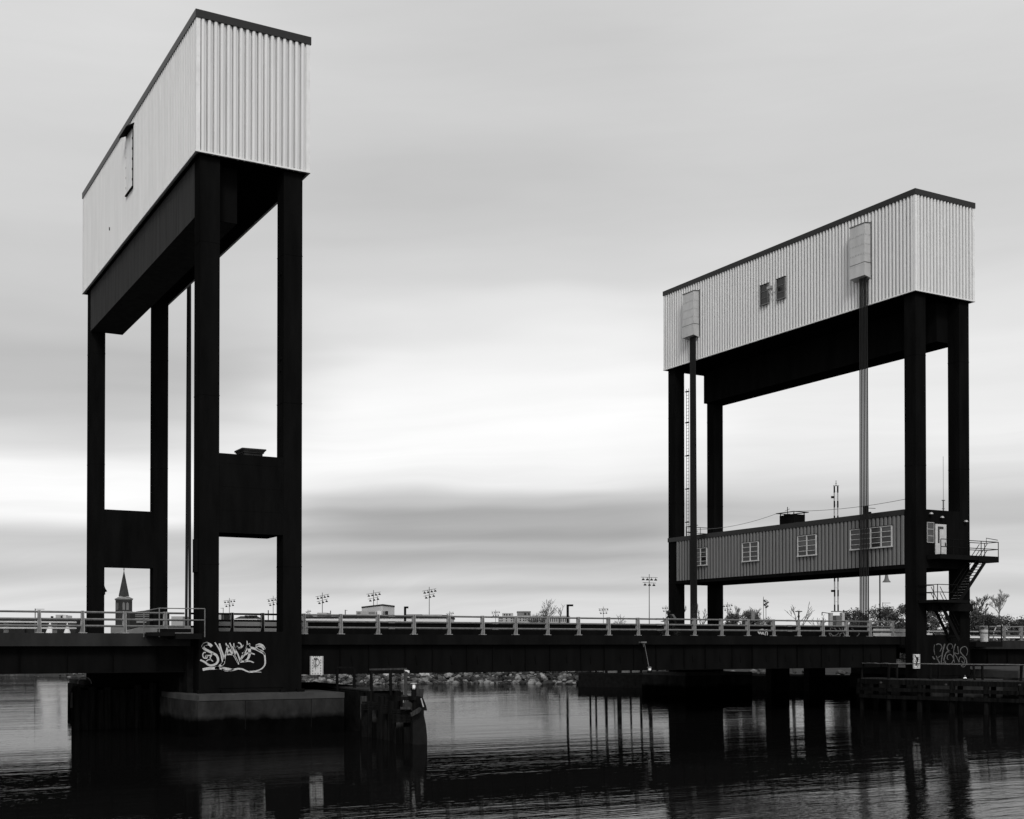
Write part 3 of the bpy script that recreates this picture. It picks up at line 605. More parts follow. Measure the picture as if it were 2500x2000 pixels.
b.box(c0.x, c1.x + .3, 66.30, 66.37, 5.13, 5.36); b.box(c0.x, c1.x + .3, 66.30, 66.37, 5.42, 5.66); tag(b.build('pale_panel', 'spray'), 'pale grey two board panel behind the railing just left of the right tower', 'panel')
# ================================================================== PIERS
def pier(name, x0, x1, y0, y1, zt, lab, zb=-3., cap=.28, side=0.):
    T = thing(name, ((x0 + x1) / 2, (y0 + y1) / 2, 0), lab, 'pier', 'concrete piers of the bridge')
    b = MB(); b.prism([(x0 - .1, y0 + .0), (x1, y0), (x1, y1), (x0 - side - .1, y1), (x0 - side - .1, y0 + 2.2)], 'z', zb, zt - cap); b.build('body', 'conc', T)
    b = MB(); b.prism([(x0 - .06, y0 + .02), (x1 + .03, y0 + .02), (x1 + .03, y1), (x0 - side, y1), (x0 - side, y0 + 2.2)], 'z', zt - cap, zt); b.build('cap', 'conc_top', T)
    b = MB()
    for x in (x0 + (x1 - x0) * .30, x0 + (x1 - x0) * .76): b.box(x, x + .03, y0 - .006, y0 + .02, .3, zt - cap - .02)
    b.box(x0 - .04, x1 + .01, y0 - .005, y0 + .02, zt - cap - .03, zt - cap - .005)
    b.build('joint', 'black', T)
pier('tower_pier', 16.85, 24.36, 61., 67.2, 2.05, 'broad concrete pier under the front legs of the left tower', side=.35)
pier('tower_pier', 16.6, 24.2, 88.5, 94.5, 2.05, 'concrete pier under the back legs of the left tower')
pier('tower_pier', 66.6, 74.6, 61., 67.2, 2.05, 'concrete pier under the front legs of the right tower')
pier('tower_pier', 67.0, 74.4, 88.0, 94.5, 2.05, 'concrete pier under the back legs of the right tower')
pier('approach_pier', 76.6, 79.6, 61.2, 78, 2.6, 'pale concrete pier at the right edge below the approach', cap=.5)
pier('approach_pier', -16, -13, 64.8, 93, 3.0, 'concrete pier outside the left edge below the approach', cap=.5)
b = MB(); b.box(17.02, 17.62, 64.06, 65.1, 2.06, 4.45); b.box(16.9, 17.5, 65.1, 88.4, 2.06, 4.45); b.box(16.9, 17.5, 67.21, 88.49, -3, 2.06)
tag(b.build('pier_wall', 'flat_black'), 'dark wall between the front and back piers of the left tower', 'pier wall')
for px0, px1, lab in ((1883, 1928, 'broad dark column under the right approach, left one of two'), (1976, 2015, 'narrower dark column under the right approach, right one of two')):
    a = atv(px0, 1650, 91.5); c = atv(px1, 1650, 91.5)
    tag(part('column', 'flat_black', None, (a.x, c.x, 91.5, 92.3, -3, 4.2)), lab, 'column')
# ================================================================== OPERATOR HOUSE (spans the right tower above the road)
T = thing('operator_house', (UR + W / 2, 78, 9.94), 'grey corrugated operator house slung across the right tower above the roadway', 'operator house')
hx, hy0, hy1 = UR + .02, V0 + LD + .003, 90.95
b = MB(); corrugated(b, 'y', hy0 + .02, hy1 - .02, hx, -1, 10.22, 13.75, .40, .07); b.build('siding', 'house_siding', T)
b = MB(); b.box(hx + .004, UR + W - .03, hy0, VB - .3, 10.2, 13.8); b.box(UR + LW + .004, UR + W - LW - .004, V0 + .012, hy0, 10.2, 14.1); b.build('wall', 'steel', T)
rf = part('roof', 'roof', T, (hx - .10, UR + W + .03, hy0, VB + .02, 13.76, 14.14)); part('base_beam', 'steel', T, (hx - .03, UR + W - .01, hy0, VB - .01, 9.94, 10.2), (UR + LW + .003, UR + W - LW - .003, V0 + .008, hy0, 9.94, 10.2))
for (y0, y1, z0, z1, lv, rw) in ((86.4, 88.2, 11.38, 12.92, 2, 4), (79.65, 81.7, 11.38, 12.97, 2, 4), (72.9, 75.0, 11.42, 13.03, 2, 4), (65.15, 69.3, 11.55, 13.08, 4, 4)):
    b = MB(); louvre_window(b, hx - .075, -1, y0, y1, z0, z1, lv, rw, .07)
    b.cur = 2; b.box(hx - .16, hx - .06, y0 - .04, y1 + .04, z1, z1 + .05)
    r_ = random.Random(int(y0 * 10)); b.cur = 3
    for j in range(lv):
        for i in range(rw):
            if r_.random() < .4:
                wy = (y1 - y0) / lv; zz = z0 + (z1 - z0) * i / rw; b.box(hx - .115, hx - .108, y0 + j * wy + .09, y0 + (j + 1) * wy - .07, zz + .09, zz + (z1 - z0) / rw - .05)
    b.build('window', ['white_dim', 'glass', 'black', 'glass_mid'], T)
dy = V0 + .012
b = MB(); b.box(70.02, 71.12, dy - .06, dy - .004, 10.92, 13.1)
d_ = b.build('door', 'white_dim', T)
b = MB(); b.box(70.25, 70.82, dy - .068, dy - .059, 12.75, 12.93); b.box(70.25, 70.42, dy - .068, dy - .059, 11.75, 12.75); b.build('door_glass', 'glass', d_)
b = MB(); b.box(70.97, 71.03, dy - .11, dy - .062, 11.55, 11.8); b.build('handle', 'black', d_)
b = MB(); b.cur = 1; b.box(69.22, 69.86, dy - .02, dy - .004, 11.78, 13.15); b.cur = 0
for x in (69.19, 69.84): b.box(x, x + .05, dy - .06, dy - .004, 11.74, 13.2)
for z in (11.74, 12.2, 12.68, 13.15): b.box(69.24, 69.84, dy - .055, dy - .004, z, z + .05)
b.build('window', ['galv', 'glass_mid'], T)
for i, (x, z, lab) in enumerate(((69.45, 13.83, 'small pale wall lamp high up left above the door'), (70.55, 13.62, 'pale wall lamp straight above the door'), (73.0, 13.45, 'pale wall lamp on the right front leg beside the door'), (73.0, 7.1, 'small pale lamp low on the right front leg near the lower landing'))):
    b = MB(); b.box(x - .02, x + .02, dy - .2, dy - .03, z, z + .04); b.lathe((x, dy - .2, z - .08), [(.02, .14), (.08, .12), (.14, .04), (.15, 0)], 10)
    tag(b.build('wall_lamp', 'galv'), lab, 'lamp', 'wall lamps by the house door')
b = MB(); c = atu(1941, 1268, 70.6); b.box(69.7, 70.9, c.y - .85, c.y + .85, 14.142, 15.08); b.build('vent_box', 'steel', T)
T2 = thing('roof_platform', (70.3, c.y, 15.08), 'dark flat platform with thin rods and a vane on the operator house roof vent', 'roof platform')
b = MB()
for x in (69.75, 70.85):
    for y in (c.y - .8, c.y + .8): b.box(x - .03, x + .03, y - .03, y + .03, 15.082, 15.24)
b.box(69.5, 69.6, c.y - 1.08, c.y + 1.08, 15.24, 15.30); b.box(71.0, 71.1, c.y - 1.08, c.y + 1.08, 15.24, 15.30); b.box(69.6, 71.0, c.y - 1.08, c.y - 0.98, 15.24, 15.30); b.box(69.6, 71.0, c.y + 0.98, c.y + 1.08, 15.24, 15.30); b.build('frame', 'black', T2)
b = MB(); b.tube([(70.2, c.y + .45, 15.1), (70.2, c.y + .45, 15.8)], .03); b.box(70.1, 70.3, c.y + .2, c.y + .8, 15.14, 15.22); b.tube([(70.2, c.y + .2, 15.62), (70.2, c.y + .75, 15.5)], .015); b.build('vane', 'black', T2)
b = MB(); an = atv(2303, 1200, V0 + .6); b.tube([(an.x, an.y, 14.145), (an.x, an.y, 14.95)], .05); b.box(an.x - .12, an.x + .12, an.y - .06, an.y + .06, 14.9, 14.95); b.box(an.x - .1, an.x + .1, an.y - .05, an.y + .05, 14.3, 14.34); b.tube([(an.x, an.y, 14.95), (an.x, an.y, 18.1)], .014, 6)
tag(b.build('antenna', 'pole'), 'thin tall whip antenna on the roof between the right tower front legs', 'antenna')
b = MB(); q = atu(2113, 1240, 69.2); b.box(69.1, 69.3, q.y - .15, q.y + .15, 14.142, 14.9); b.tube([(69.2, q.y, 14.75), (69.2, q.y - 1.0, 14.62)], .02); b.box(69.1, 69.3, q.y - .5, q.y - .2, 14.3, 14.42)
tag(b.build('roof_light', 'black'), 'small dark light fitting on the house roof behind the nearer cables', 'light')
# overhead wire
def wire(pts, sag, lab, r_=.018):
    b = MB(); P = []
    for a, c in zip(pts, pts[1:]):
        for i in range(10):
            t_ = i / 10; q = Vector(a).lerp(Vector(c), t_); q.z -= sag * 4 * t_ * (1 - t_); P.append(q)
    P.append(Vector(pts[-1])); b.tube(P, r_, 5, cap=False); tag(b.build('wire', 'pole'), lab, 'wire')
wire([(70.5, VB - .6, 15.0), (69.6, c.y + 1.08, 15.28)], .35, 'thin wire sagging from the far leg to the roof platform of the operator house')
wire([(69.6, c.y - 1.08, 15.28), (69.6, 64.2, 15.15)], .25, 'thin wire from the roof platform to the near leg of the right tower')
# roof rail at the far end + ladder on the far leg
T2 = thing('roof_rail', (70.8, 91, 14.14), 'short black guard rail on the far end of the operator house roof', 'railing')
for z in (14.62, 15.15): 
    b = MB(); b.tube([(69.3, 89.3, z), (69.3, 91., z), (72.5, 91.1, z)], .03, 6); b.build('rail', 'rail_black', T2)
for x in (69.3, 70.9, 72.4): b = MB(); b.tube([(x, 91., 14.142), (x, 91., 15.15)], .03, 6); b.build('post', 'rail_black', T2)
T2 = thing('ladder', (69.5, 90.9, 15), 'thin caged ladder running up the far left leg of the right tower', 'ladder')
b = MB(); b.tube([(69.32, 90.96, 14.2), (69.32, 90.96, 27.6)], .025, 5); b.tube([(69.32, 90.62, 14.2), (69.32, 90.62, 27.6)], .025, 5); b.build('side_rail', 'rail_black', T2)
b = MB(); z = 14.4
while z < 27.5: b.box(69.30, 69.34, 90.62, 90.96, z, z + .025); z += .3
for z in (15.5, 18.5, 21.5, 24.5, 27.3): b.box(69.16, 69.38, 90.6, 91.0, z, z + .07)
b.build('rungs', 'rail_black', T2)
# ================================================================== STAIR
T = thing('access_stair', (72, 62, 5), 'black steel stair with two landings climbing to the operator house door', 'stair')
def hr(name, pts, r_=.03): b = MB(); b.tube(pts, r_, 6); b.build(name, 'rail_black', T)
yA, yB = 61.75, 62.95
FZ = 10.86
part('upper_landing', 'black', T, (69.15, 73.0, yA, yB, FZ - .32, FZ), (73.0, 75.1, yA - .05, yB, FZ - .42, FZ))
for z in (FZ + .52, FZ + 1.05):
    hr('rail', [(69.2, yA, z), (75.1, yA, z), (75.1, yB, z), (73.4, yB, z)])
for x in (69.2, 70.45, 71.9, 73.3, 75.1): hr('post', [(x, yA, FZ), (x, yA, FZ + 1.05)])
for x in (75.1, 73.5): hr('post', [(x, yB, FZ), (x, yB, FZ + 1.05)])
LZ = 7.64
part('lower_landing', 'black', T, (68.3, 71.3, 61.2, yB, LZ - .2, LZ))
part('landing_bracket', 'black', T, (69.0, 73.2, 62.4, 62.9, LZ - .75, LZ - .2))
for z in (LZ + .52, LZ + 1.05): hr('rail', [(70.3, 61.25, z), (68.3, 61.25, z), (68.3, yB, z)]); hr('rail', [(68.4, yB - .1, z), (69.7, yB - .1, z)])
for x, y in ((68.3, 61.25), (70.3, 61.25), (69.7, yB - .1)): hr('post', [(x, y, LZ), (x, y, LZ + 1.05)])
def flight(x0, z0, x1, z1, y0, y1, n_, nm):
    b = MB(); d = Vector((x1 - x0, 0, z1 - z0)).normalized(); nx = Vector((-d.z, 0, d.x)) if d.x > 0 else Vector((d.z, 0, -d.x))
    for y in (y0, y1): b.bar((x0, y, z0 - .1), (x1, y, z1 - .1), .04, .26, up=(0, 0, 1))
    b.build(nm + '_stringer', 'black', T); b = MB()
    for i in range(n_):
        t_ = (i + .5) / n_; x = x0 + (x1 - x0) * t_; z = z0 + (z1 - z0) * t_; b.box(x - .13, x + .13, y0 + .03, y1 - .03, z - .02, z + .015)
    b.build(nm + '_treads', 'galv_dark' if nm == 'upper' else 'black', T)
    for y in (y0, y1):
        for dz in (.5, .95): hr('handrail', [(x0, y, z0 + dz), (x1, y, z1 + dz)], .025)
flight(74.0, FZ - .05, 71.1, LZ + .05, 61.8, 62.5, 15, 'upper'); flight(69.5, LZ, 71.4, 4.9, 62.1, 62.9, 12, 'lower')
hr('handrail', [(73.9, 61.8, FZ + .9), (73.9, 61.8, FZ + 1.3), (75.1, 61.8, FZ + 1.2)], .025)
# entrance platform with drum, right of the tower
T = thing('entry_platform', (75, 63.5, 4.9), 'black railed platform at the foot of the stair right of the tower', 'platform')
part('floor', 'black', T, (73.5, 76.3, 62.4, 64.0, 4.35, 4.72))
for z in (5.35, 5.95): b = MB(); b.tube([(73.6, 62.45, z), (76.25, 62.45, z), (76.25, 64.0, z)], .04, 6); b.build('rail', 'rail_black', T)
for x in (74.9, 76.25): b = MB(); b.tube([(x, 62.45, 4.72), (x, 62.45, 5.95)], .045, 6); b.build('post', 'rail_black', T)
b = MB(); b.lathe((75.75, 63.55, 4.722), [(.31, 0), (.31, .28), (.325, .3), (.31, .32), (.31, .56), (.325, .58), (.31, .6), (.31, .86), (.3, .88)], 20)
tag(b.build('drum', 'white_dim', smooth=False), 'white ribbed drum standing on the black platform right of the tower', 'drum')
b = MB(); q = atv(2432, 1526, 65.3); b.tube([(q.x - .3, q.y, 4.8), (q.x - .3, q.y, 5.4), (q.x, q.y, 5.85), (q.x + .35, q.y, 5.98)], .045, 8); b.box(q.x + .2, q.x + .6, q.y - .1, q.y + .1, 5.92, 6.04)
tag(b.build('small_lamp', 'white_dim'), 'small white goose neck lamp rising behind the right approach railing', 'lamp')
# matching little platform by the left tower
T = thing('entry_platform', (16, 63.5, 4.9), 'railed steel step platform left of the left tower front leg', 'platform')
part('floor', 'black', T, (16.0, 17.3, 62.3, 64.0, 4.8, 5.08), (14.9, 16.0, 62.5, 64.0, 4.95, 5.14)); part('step', 'black', T, (15.5, 17.0, 63.2, 64.0, 5.14, 5.32))
for z in (5.75, 6.32): b = MB(); b.tube([(14.8, 63.9, z - .12 if z > 6 else z - .05), (15.25, 62.6, z), (17.45, 62.35, z)], .03, 6); b.build('rail', 'galv_dark', T)
for x, y, z in ((14.8, 63.9, 6.2), (15.25, 62.6, 6.32), (17.45, 62.35, 6.32)): b = MB(); b.tube([(x, y, 4.9), (x, y, z)], .03, 6); b.build('post', 'galv_dark', T)
# ================================================================== SIGNS
def sign(x0, x1, y, z0, z1, lab, torn):
    T = thing('clearance_sign', ((x0 + x1) / 2, y, z0), lab, 'sign', 'white clearance boards'); part('board', 'sign', T, (x0, x1, y, y + .05, z0, z1)); part('edge_strip', 'galv', T, (x0 - .0, x0 + .05, y - .02, y - .001, z0, z1)); part('edge_strip', 'galv', T, (x1 - .05, x1, y - .02, y - .001, z0, z1))
    W_, H_ = x1 - x0, z1 - z0; b = MB()
    def seg(pts, w_):
        P = [Vector((x0 + a * W_, y - .004, z0 + c * H_)) for a, c in pts]
        for a, c in zip(P, P[1:]):
            if (c - a).length < 1e-5: continue
            q = Vector((-(c - a).z, 0, (c - a).x)).normalized() * w_ * .85; b.add([a + q, a - q, c - q, c + q], [(0, 1, 2, 3)])
    ov = lambda cx, cy, rx, ry: [(cx + rx * cos(2 * pi * i / 16), cy + ry * sin(2 * pi * i / 16)) for i in range(17)]
    for i in range(6):
        for a in (.2, .8): seg([(a - .03, .06 + i * .145), (a + .03, .06 + i * .145)], .035)
    for a in (.38, .6): seg([(a - .03, .06), (a + .03, .06)], .035)
    if not torn:
        seg(ov(.43, .87, .12, .03), .022); seg([(.30, .83), (.29, .56), (.38, .47), (.42, .52), (.42, .82), (.30, .83)], .02); seg(ov(.56, .66, .14, .17), .022)
        seg([(.24, .41), (.4, .44), (.56, .42)], .022); seg([(.4, .4), (.42, .36), (.4, .32)], .022); seg([(.4, .27), (.43, .25)], .03)
        for a in (.25, .4, .52, .7): seg([(a, .98), (a + .05, 1.0)], .03)
    else:
        seg([(.2, .95), (.35, .8), (.6, .72)], .05); seg([(.6, .8), (.66, .6), (.5, .42), (.38, .2)], .09); seg([(.4, .82), (.5, .55)], .05); seg([(.1, .33), (.5, .31), (.95, .32)], .03); seg([(.7, .3), (.62, .1)], .04); seg([(.3, .6), (.33, .45)], .03)
    b.build('lettering', 'black', T)
sign(23.61, 24.36, 64.0, 2.9, 3.9, 'white clearance board with outlined figures just right of the left tower foot', False)
sign(67.72, 68.36, 62.9, 2.83, 3.84, 'worn white clearance board with dark torn marks on the right tower foot', True)
def frame_pt(px, d): a = atd(px, 1572, d); return Vector((a.x, a.y, 0))
# ================================================================== FENDERS
def fender(name, lab, path, depth, z_deck, rails, bays=2.4, wales=True, side=-1, gap_wales=None):
    """timber walkway on piles along a path; rails = list of (i0,i1) segments that carry a hand rail"""
    T = thing(name, (path[0][0], path[0][1], 0), lab, 'fender walkway', 'timber fenders of the channel')
    rr = random.Random(len(name) + len(path))
    P = [Vector((x, y, 0)) for x, y in path]
    for i, (a, c) in enumerate(zip(P, P[1:])):
        d = (c - a).normalized(); nrm = Vector((-d.y, d.x, 0)) * side; L_ = (c - a).length
        b = MB(); q = [a, c, c + nrm * depth, a + nrm * depth]; b.prism([(v.x, v.y) for v in q], 'z', z_deck - .07, z_deck); b.build('deck', 'timber_pale', T)
        b = MB()
        for off in (.06, depth - .06):
            b.bar(a + nrm * off + Vector((0, 0, z_deck - .24)), c + nrm * off + Vector((0, 0, z_deck - .24)), .2, .32)
        if wales:
            for z in (z_deck - .75, z_deck - 1.25): b.bar(a + Vector((0, 0, z)) - nrm * .1, c + Vector((0, 0, z)) - nrm * .1, .2, .24)
        b.build('wale', 'timber', T)
        m = max(1, round(L_ / bays))
        for j in range(m + (i == len(P) - 2)):
            for off in (.1, depth - .1):
                q = a.lerp(c, j / m) + nrm * off; b = MB(); r_ = rr.uniform(.16, .2)
                b.tube([(q.x + rr.uniform(-.1, .1), q.y + rr.uniform(-.1, .1), -3), (q.x, q.y, z_deck - .08)], r_, 9); b.build('pile', 'timber', T)
        if i in rails:
            m = max(1, round(L_ / 2.6))
            for off in ((.08,) if rails[i] == 1 else (.08, depth - .08)):
                b = MB()
                S = [a.lerp(c, t_ / 8) + nrm * off + Vector((0, 0, z_deck + 1.03 + rr.uniform(-.02, .02))) for t_ in range(9)]
                for s0, s1 in zip(S, S[1:]): b.bar(s0, s1, .10, .045)
                b.build('hand_rail', 'rail_wood', T)
                for j in range(m + 1):
                    q = a.lerp(c, j / m) + nrm * off; b = MB(); b.bar((q.x, q.y, z_deck), (q.x + rr.uniform(-.07, .07), q.y + rr.uniform(-.05, .05), z_deck + 1.0), .13, .10); b.build('rail_post', 'timber', T)
    return T
FR = fender('fender_walkway', 'long timber fender walkway with hand rail in front of the right tower foot', [(72.5, 43.5), (67.2, 53.6), (64.3, 62.0), (64.4, 64.6)], 1.5, 2.2, {0: 1, 1: 2, 2: 1}, side=-1)
FL = fender('fender_walkway', 'short timber fender walkway running past the left tower pier', [(27.0, 59.9), (27.6, 74)], 1.7, 2.2, {}, side=1)
part('sheathing', 'flat_black', FL, (25.2, 25.5, 60.2, 74, -3, 2.05)); part('sheathing', 'flat_black', FL, (25.2, 27.3, 60.1, 60.3, -3, 2.05))
# rails on the left walkway: end frame facing the camera and one lower bay behind
def tb(pts, wx, wy, nm, m, T):
    b = MB()
    for a, c in zip(pts, pts[1:]): b.bar(a, c, wx, wy)
    b.build(nm, m, T)
tb([(25.35, 60.0, 3.24), (27.05, 59.3, 3.27)], .12, .09, 'hand_rail', 'timber_pale', FL); tb([(24.9, 63.5, 3.3), (25.8, 63.0, 3.28)], .1, .08, 'hand_rail', 'timber', FL)
tb([(27.05, 59.3, 3.3), (26.95, 59.0, 2.3), (26.7, 58.4, 1.0)], .15, .13, 'rail_post', 'timber_pale', FL)
for x, y in ((25.45, 60.0), (26.35, 59.6), (24.95, 63.5), (25.75, 63.05)): tb([(x, y, 3.22), (x + .03, y, 1.9)], .12, .11, 'rail_post', 'timber', FL)
b = MB(); q = Vector((27.12, 59.2, 3.15)); rock_mb(b, q, .14, random.Random(2)); rock_mb(b, q + Vector((.08, 0, -.1)), .1, random.Random(4))
tag(b.build('white_rag', 'white_dim'), 'small white rag tied on the corner of the left fender rail', 'rag')
# the nose of the left fender: clustered piles bound by layered planks
TN = thing('fender_nose', (25, 54, 0), 'battered timber fender nose with a lantern on top and a hanging rubber', 'fender', 'timber fenders of the channel')
rr = random.Random(12)
def crib(x0, x1, y, z0, z1, n_, lean=0):
    b = MB()
    for i in range(n_):
        z = z0 + (z1 - z0) * i / n_; h = (z1 - z0) / n_; b.box(x0 + rr.uniform(-.03, .03), x1 + rr.uniform(-.03, .03), y - .1 + rr.uniform(-.02, .02) - lean * i, y + .1, z, z + h * .82)
    b.build('plank_wale', 'timber', TN)
def cl_(px, d): v_ = atd(px, 1700, d); return v_
def crib_px(px0, px1, py0, py1, d, n_):
    a = atd(px0, py1, d); c = atd(px1, py1, d); t_ = atd(px0, py0, d).z
    b = MB()
    for i in range(n_):
        z = a.z + (t_ - a.z) * i / n_; h = (t_ - a.z) / n_; o_ = Vector((rr.uniform(-.03, .03), rr.uniform(-.03, .03), z + h * .4)); A = Vector((a.x, a.y, 0)) + o_; C_ = Vector((c.x, c.y, 0)) + o_; b.bar(A, C_, .22, h * .8)
    b.build('plank_wale', 'timber', TN)
crib_px(903, 936, 1714, 1734, 60.5, 5); crib_px(936, 961, 1720, 1742, 59.5, 5); crib_px(958, 1005, 1731, 1764, 57.5, 7); crib_px(884, 903, 1712, 1734, 61.5, 4)
for px, pt_, d in ((888, 1700, 62), (905, 1712, 61.5), (917, 1734, 61), (932, 1700, 60.5), (944, 1742, 60), (955, 1712, 59.5), (968, 1712, 58.5), (985, 1725, 58.2), (1001, 1712, 58.2), (1015, 1700, 58), (976, 1764, 57.4), (1026, 1712, 58.2)):
    a = atd(px, pt_, d); b = MB(); b.tube([(a.x, a.y, -3), (a.x, a.y, max(.3, a.z))], .2, 10, .17); b.build('pile', 'timber' if px not in (888, 917, 976) else 'timber_pale', TN)
p0_, p1_, p2_ = frame_pt(884, 62), frame_pt(950, 60.2), frame_pt(1030, 58.6); b = MB()
for q0, q1 in ((p0_, p1_), (p1_, p2_)): b.bar(q0 + Vector((0, 0, -.6)), q1 + Vector((0, 0, -.6)), .2, 4.4)
b.build('sheathing', 'flat_black', TN)
a = atd(975, 1704, 58.5); c = atd(1020, 1704, 58.5); b = MB(); b.bar(a, c, 1.5, .16); b.build('deck_cap', 'timber', TN)
a = atd(984, 1702, 58); b = MB(); b.bar(a, a + Vector((.5, .1, -.1)), .3, .22); b.bar(a + Vector((.55, .1, .15)), a + Vector((1.0, .1, .1)), .35, .5); b.build('block', 'timber_pale', TN)
a = atd(978, 1729, 57.3); c = atd(1003, 1729, 57.3); b = MB(); b.bar(a, c, .35, .10); b.build('worn_plank', 'timber_pale', TN)
a = atd(980, 1713, 57.6); c = atd(1003, 1713, 57.6); b = MB(); z1 = a.z; b.prism([(a.x, z1 - .42), (a.x + .02, z1 - .06), (a.x + .12, z1), (c.x - .1, z1), (c.x, z1 - .08), (c.x, z1 - .42)], 'y', min(a.y, c.y) - .15, min(a.y, c.y) + .1); b.build('hatch_board', 'steel_lit', TN)
pr = [atd(x, y, 57) for x, y in ((1026, 1701), (1032, 1701), (1040, 1722), (1043, 1735), (1031, 1735), (1027, 1718))]
b = MB(); ex = Vector((.12, .5, 0)); n_ = len(pr); b.add(pr + [q + ex for q in pr], [tuple(range(n_)), tuple(range(n_, 2 * n_))[::-1]] + [(i, (i + 1) % n_, n_ + (i + 1) % n_, n_ + i) for i in range(n_)]); b.build('rubber_fender', 'rubber', TN)
b = MB(); b.bar(atd(1028, 1705, 56.9), atd(1034, 1726, 56.9), .05, .05); b.build('chafe_strip', 'galv', TN)
pr = [atd(x, y, 56.6) for x, y in ((1003, 1742), (1026, 1727), (1030, 1731), (1024, 1740), (1005, 1750))]
b = MB(); n_ = len(pr); b.add(pr + [q + ex * .4 for q in pr], [tuple(range(n_)), tuple(range(n_, 2 * n_))[::-1]] + [(i, (i + 1) % n_, n_ + (i + 1) % n_, n_ + i) for i in range(n_)]); b.build('broken_plank', 'timber_pale', TN)
pr = [atd(x, y, 57) for x, y in ((1008, 1736), (1033, 1736), (1040, 1770), (1043, 1800), (1043, 1822), (1035, 1840), (1008, 1840))]
b = MB(); n_ = len(pr); b.add(pr + [q + ex * 1.4 for q in pr], [tuple(range(n_)), tuple(range(n_, 2 * n_))[::-1]] + [(i, (i + 1) % n_, n_ + (i + 1) % n_, n_ + i) for i in range(n_)]); b.build('bow_plate', 'rubber', TN)
b = MB(); a = atd(965, 1772, 57.8); c = atd(1005, 1772, 57.8); b.bar(Vector((a.x, a.y, .2)), Vector((c.x, c.y, .2)), .5, 1.1); b.build('pile_cluster', 'timber', TN)
q = atd(1010, 1684, 58)
TLn = thing('channel_lantern', (q.x, q.y, q.z), 'small navigation lantern with a white lens standing on the left fender nose', 'lantern', 'navigation lanterns')
b = MB(); b.lathe((q.x, q.y, q.z), [(.13, 0), (.13, .02)], 14); b.tube([(q.x, q.y, q.z - .5), (q.x, q.y, q.z)], .12, 10); b.build('base', 'black', TLn)
b = MB(); b.lathe((q.x, q.y, q.z + .02), [(.07, 0), (.09, .08), (.09, .18), (.07, .24)], 14); b.build('lens', 'lamp_white', TLn, True)
b = MB(); b.lathe((q.x, q.y, q.z + .262), [(.15, 0), (.15, .03), (.05, .05)], 14); b.build('cap', 'galv', TLn)
b = MB()
for i in range(4): b.box(q.x + .12 * cos(i * pi / 2 + .5) - .01, q.x + .12 * cos(i * pi / 2 + .5) + .01, q.y + .12 * sin(i * pi / 2 + .5) - .01, q.y + .12 * sin(i * pi / 2 + .5) + .01, q.z + .02, q.z + .265)
b.build('cage_rods', 'black', TLn)
# hanging channel light under the lift span
a = atv(1573, 1570, 64.0); c = atv(1584, 1628, 63.9)
T = thing('hanging_light', (c.x, c.y, c.z), 'white hanging channel light on a slanted rod below the lift span', 'lantern', 'navigation lanterns')
b = MB(); b.tube([a, c], .022, 6); b.box(a.x - .28, a.x + .12, a.y - .08, a.y + .22, a.z, a.z + .09); b.tube([a + Vector((-.1, 0, -.02)), a + Vector((-.05, 0, -.25))], .02, 5); b.build('rod', 'galv_dark', T)
b = MB(); b.lathe((c.x + .06, c.y, c.z - .26), [(.05, 0), (.1, .05), (.1, .14), (.07, .2)], 12); b.build('lens', 'lamp_white', T, True)
b = MB(); b.lathe((c.x + .06, c.y, c.z - .055), [(.17, 0), (.12, .04), (.05, .07)], 12); b.build('hood', 'galv_dark', T); b = MB(); b.lathe((c.x + .06, c.y, c.z - .38), [(.14, 0), (.14, .11)], 12); b.build('base', 'black', T)
q = atd(2356, 1660, 83)
T = thing('walkway_light', (q.x, q.y, 2.2), 'bright white dome light sitting on the right fender walkway', 'lantern', 'navigation lanterns')
b = MB(); b.lathe((q.x, q.y, 2.2), [(.1, 0), (.1, .06)], 12); b.build('base', 'black', T); b = MB(); b.lathe((q.x, q.y, 2.262), [(.12, 0), (.12, .04), (.08, .09), (.02, .12)], 14); b.build('dome', 'lamp_white', T, True)
b = MB(); b.lathe((q.x, q.y, 2.45), [(.03, 0), (.03, .04)], 8); b.build('finial', 'galv', T)
b = MB(); q = atd(2376, 1646, 82); b.tube([(q.x - .15, q.y, 2.9), (q.x + .05, q.y, 2.92), (q.x + .12, q.y, 2.8), (q.x + .1, q.y, 2.2)], .025, 6); tag(b.build('valve_pipe', 'galv_dark'), 'short bent pipe standing on the right fender walkway', 'pipe')
for px, py, wh in ((2141, 1669, 'farthest left, near the walkway end'), (2299, 1674, 'below the graffiti of the right tower'), (2333, 1668, 'just below the bright dome light'), (2478, 1675, 'near the right edge of the photo')):
    c = atd(px, py, 78.5 if px > 2400 else 83); b = MB(); b.lathe((c.x, c.y - .35, c.z), [(.05, 0), (.09, .03), (.09, .1), (.04, .13)], 8)
    tag(b.build('bolt_cap', 'timber_pale'), 'small pale bolt cap on the right fender, ' + wh, 'bolt cap', 'bolt caps on the right fender')
# left dark dolphin
T = thing('dolphin', (12.6, 70, 0), 'dark timber dolphin standing in the water left of the left tower pier', 'dolphin')
b = MB(); b.prism([(12.3, 69.3), (17.0, 69.3), (17.9, 73.3), (13.04, 73.5)], 'z', -3, 2.1); b.build('crib', 'timber', T)
for i in range(6):
    b = MB(); b.tube([(12.55 + i * .8, 69.2, -3), (12.55 + i * .8, 69.25, 2.3 + rr.uniform(-.2, .15))], .22, 10); b.build('pile', 'timber', T)
b = MB(); b.tube([(12.9 + .35 * cos(a_), 69.0, 2.45 + .35 * sin(a_)) for a_ in [pi * i / 8 for i in range(9)]], .03, 5); b.build('hoop', 'galv_dark', T)
b = MB(); b.box(12.2, 12.3, 69.0, 69.2, 1.2, 2.0); b.build('chafe_board', 'timber_pale', T)
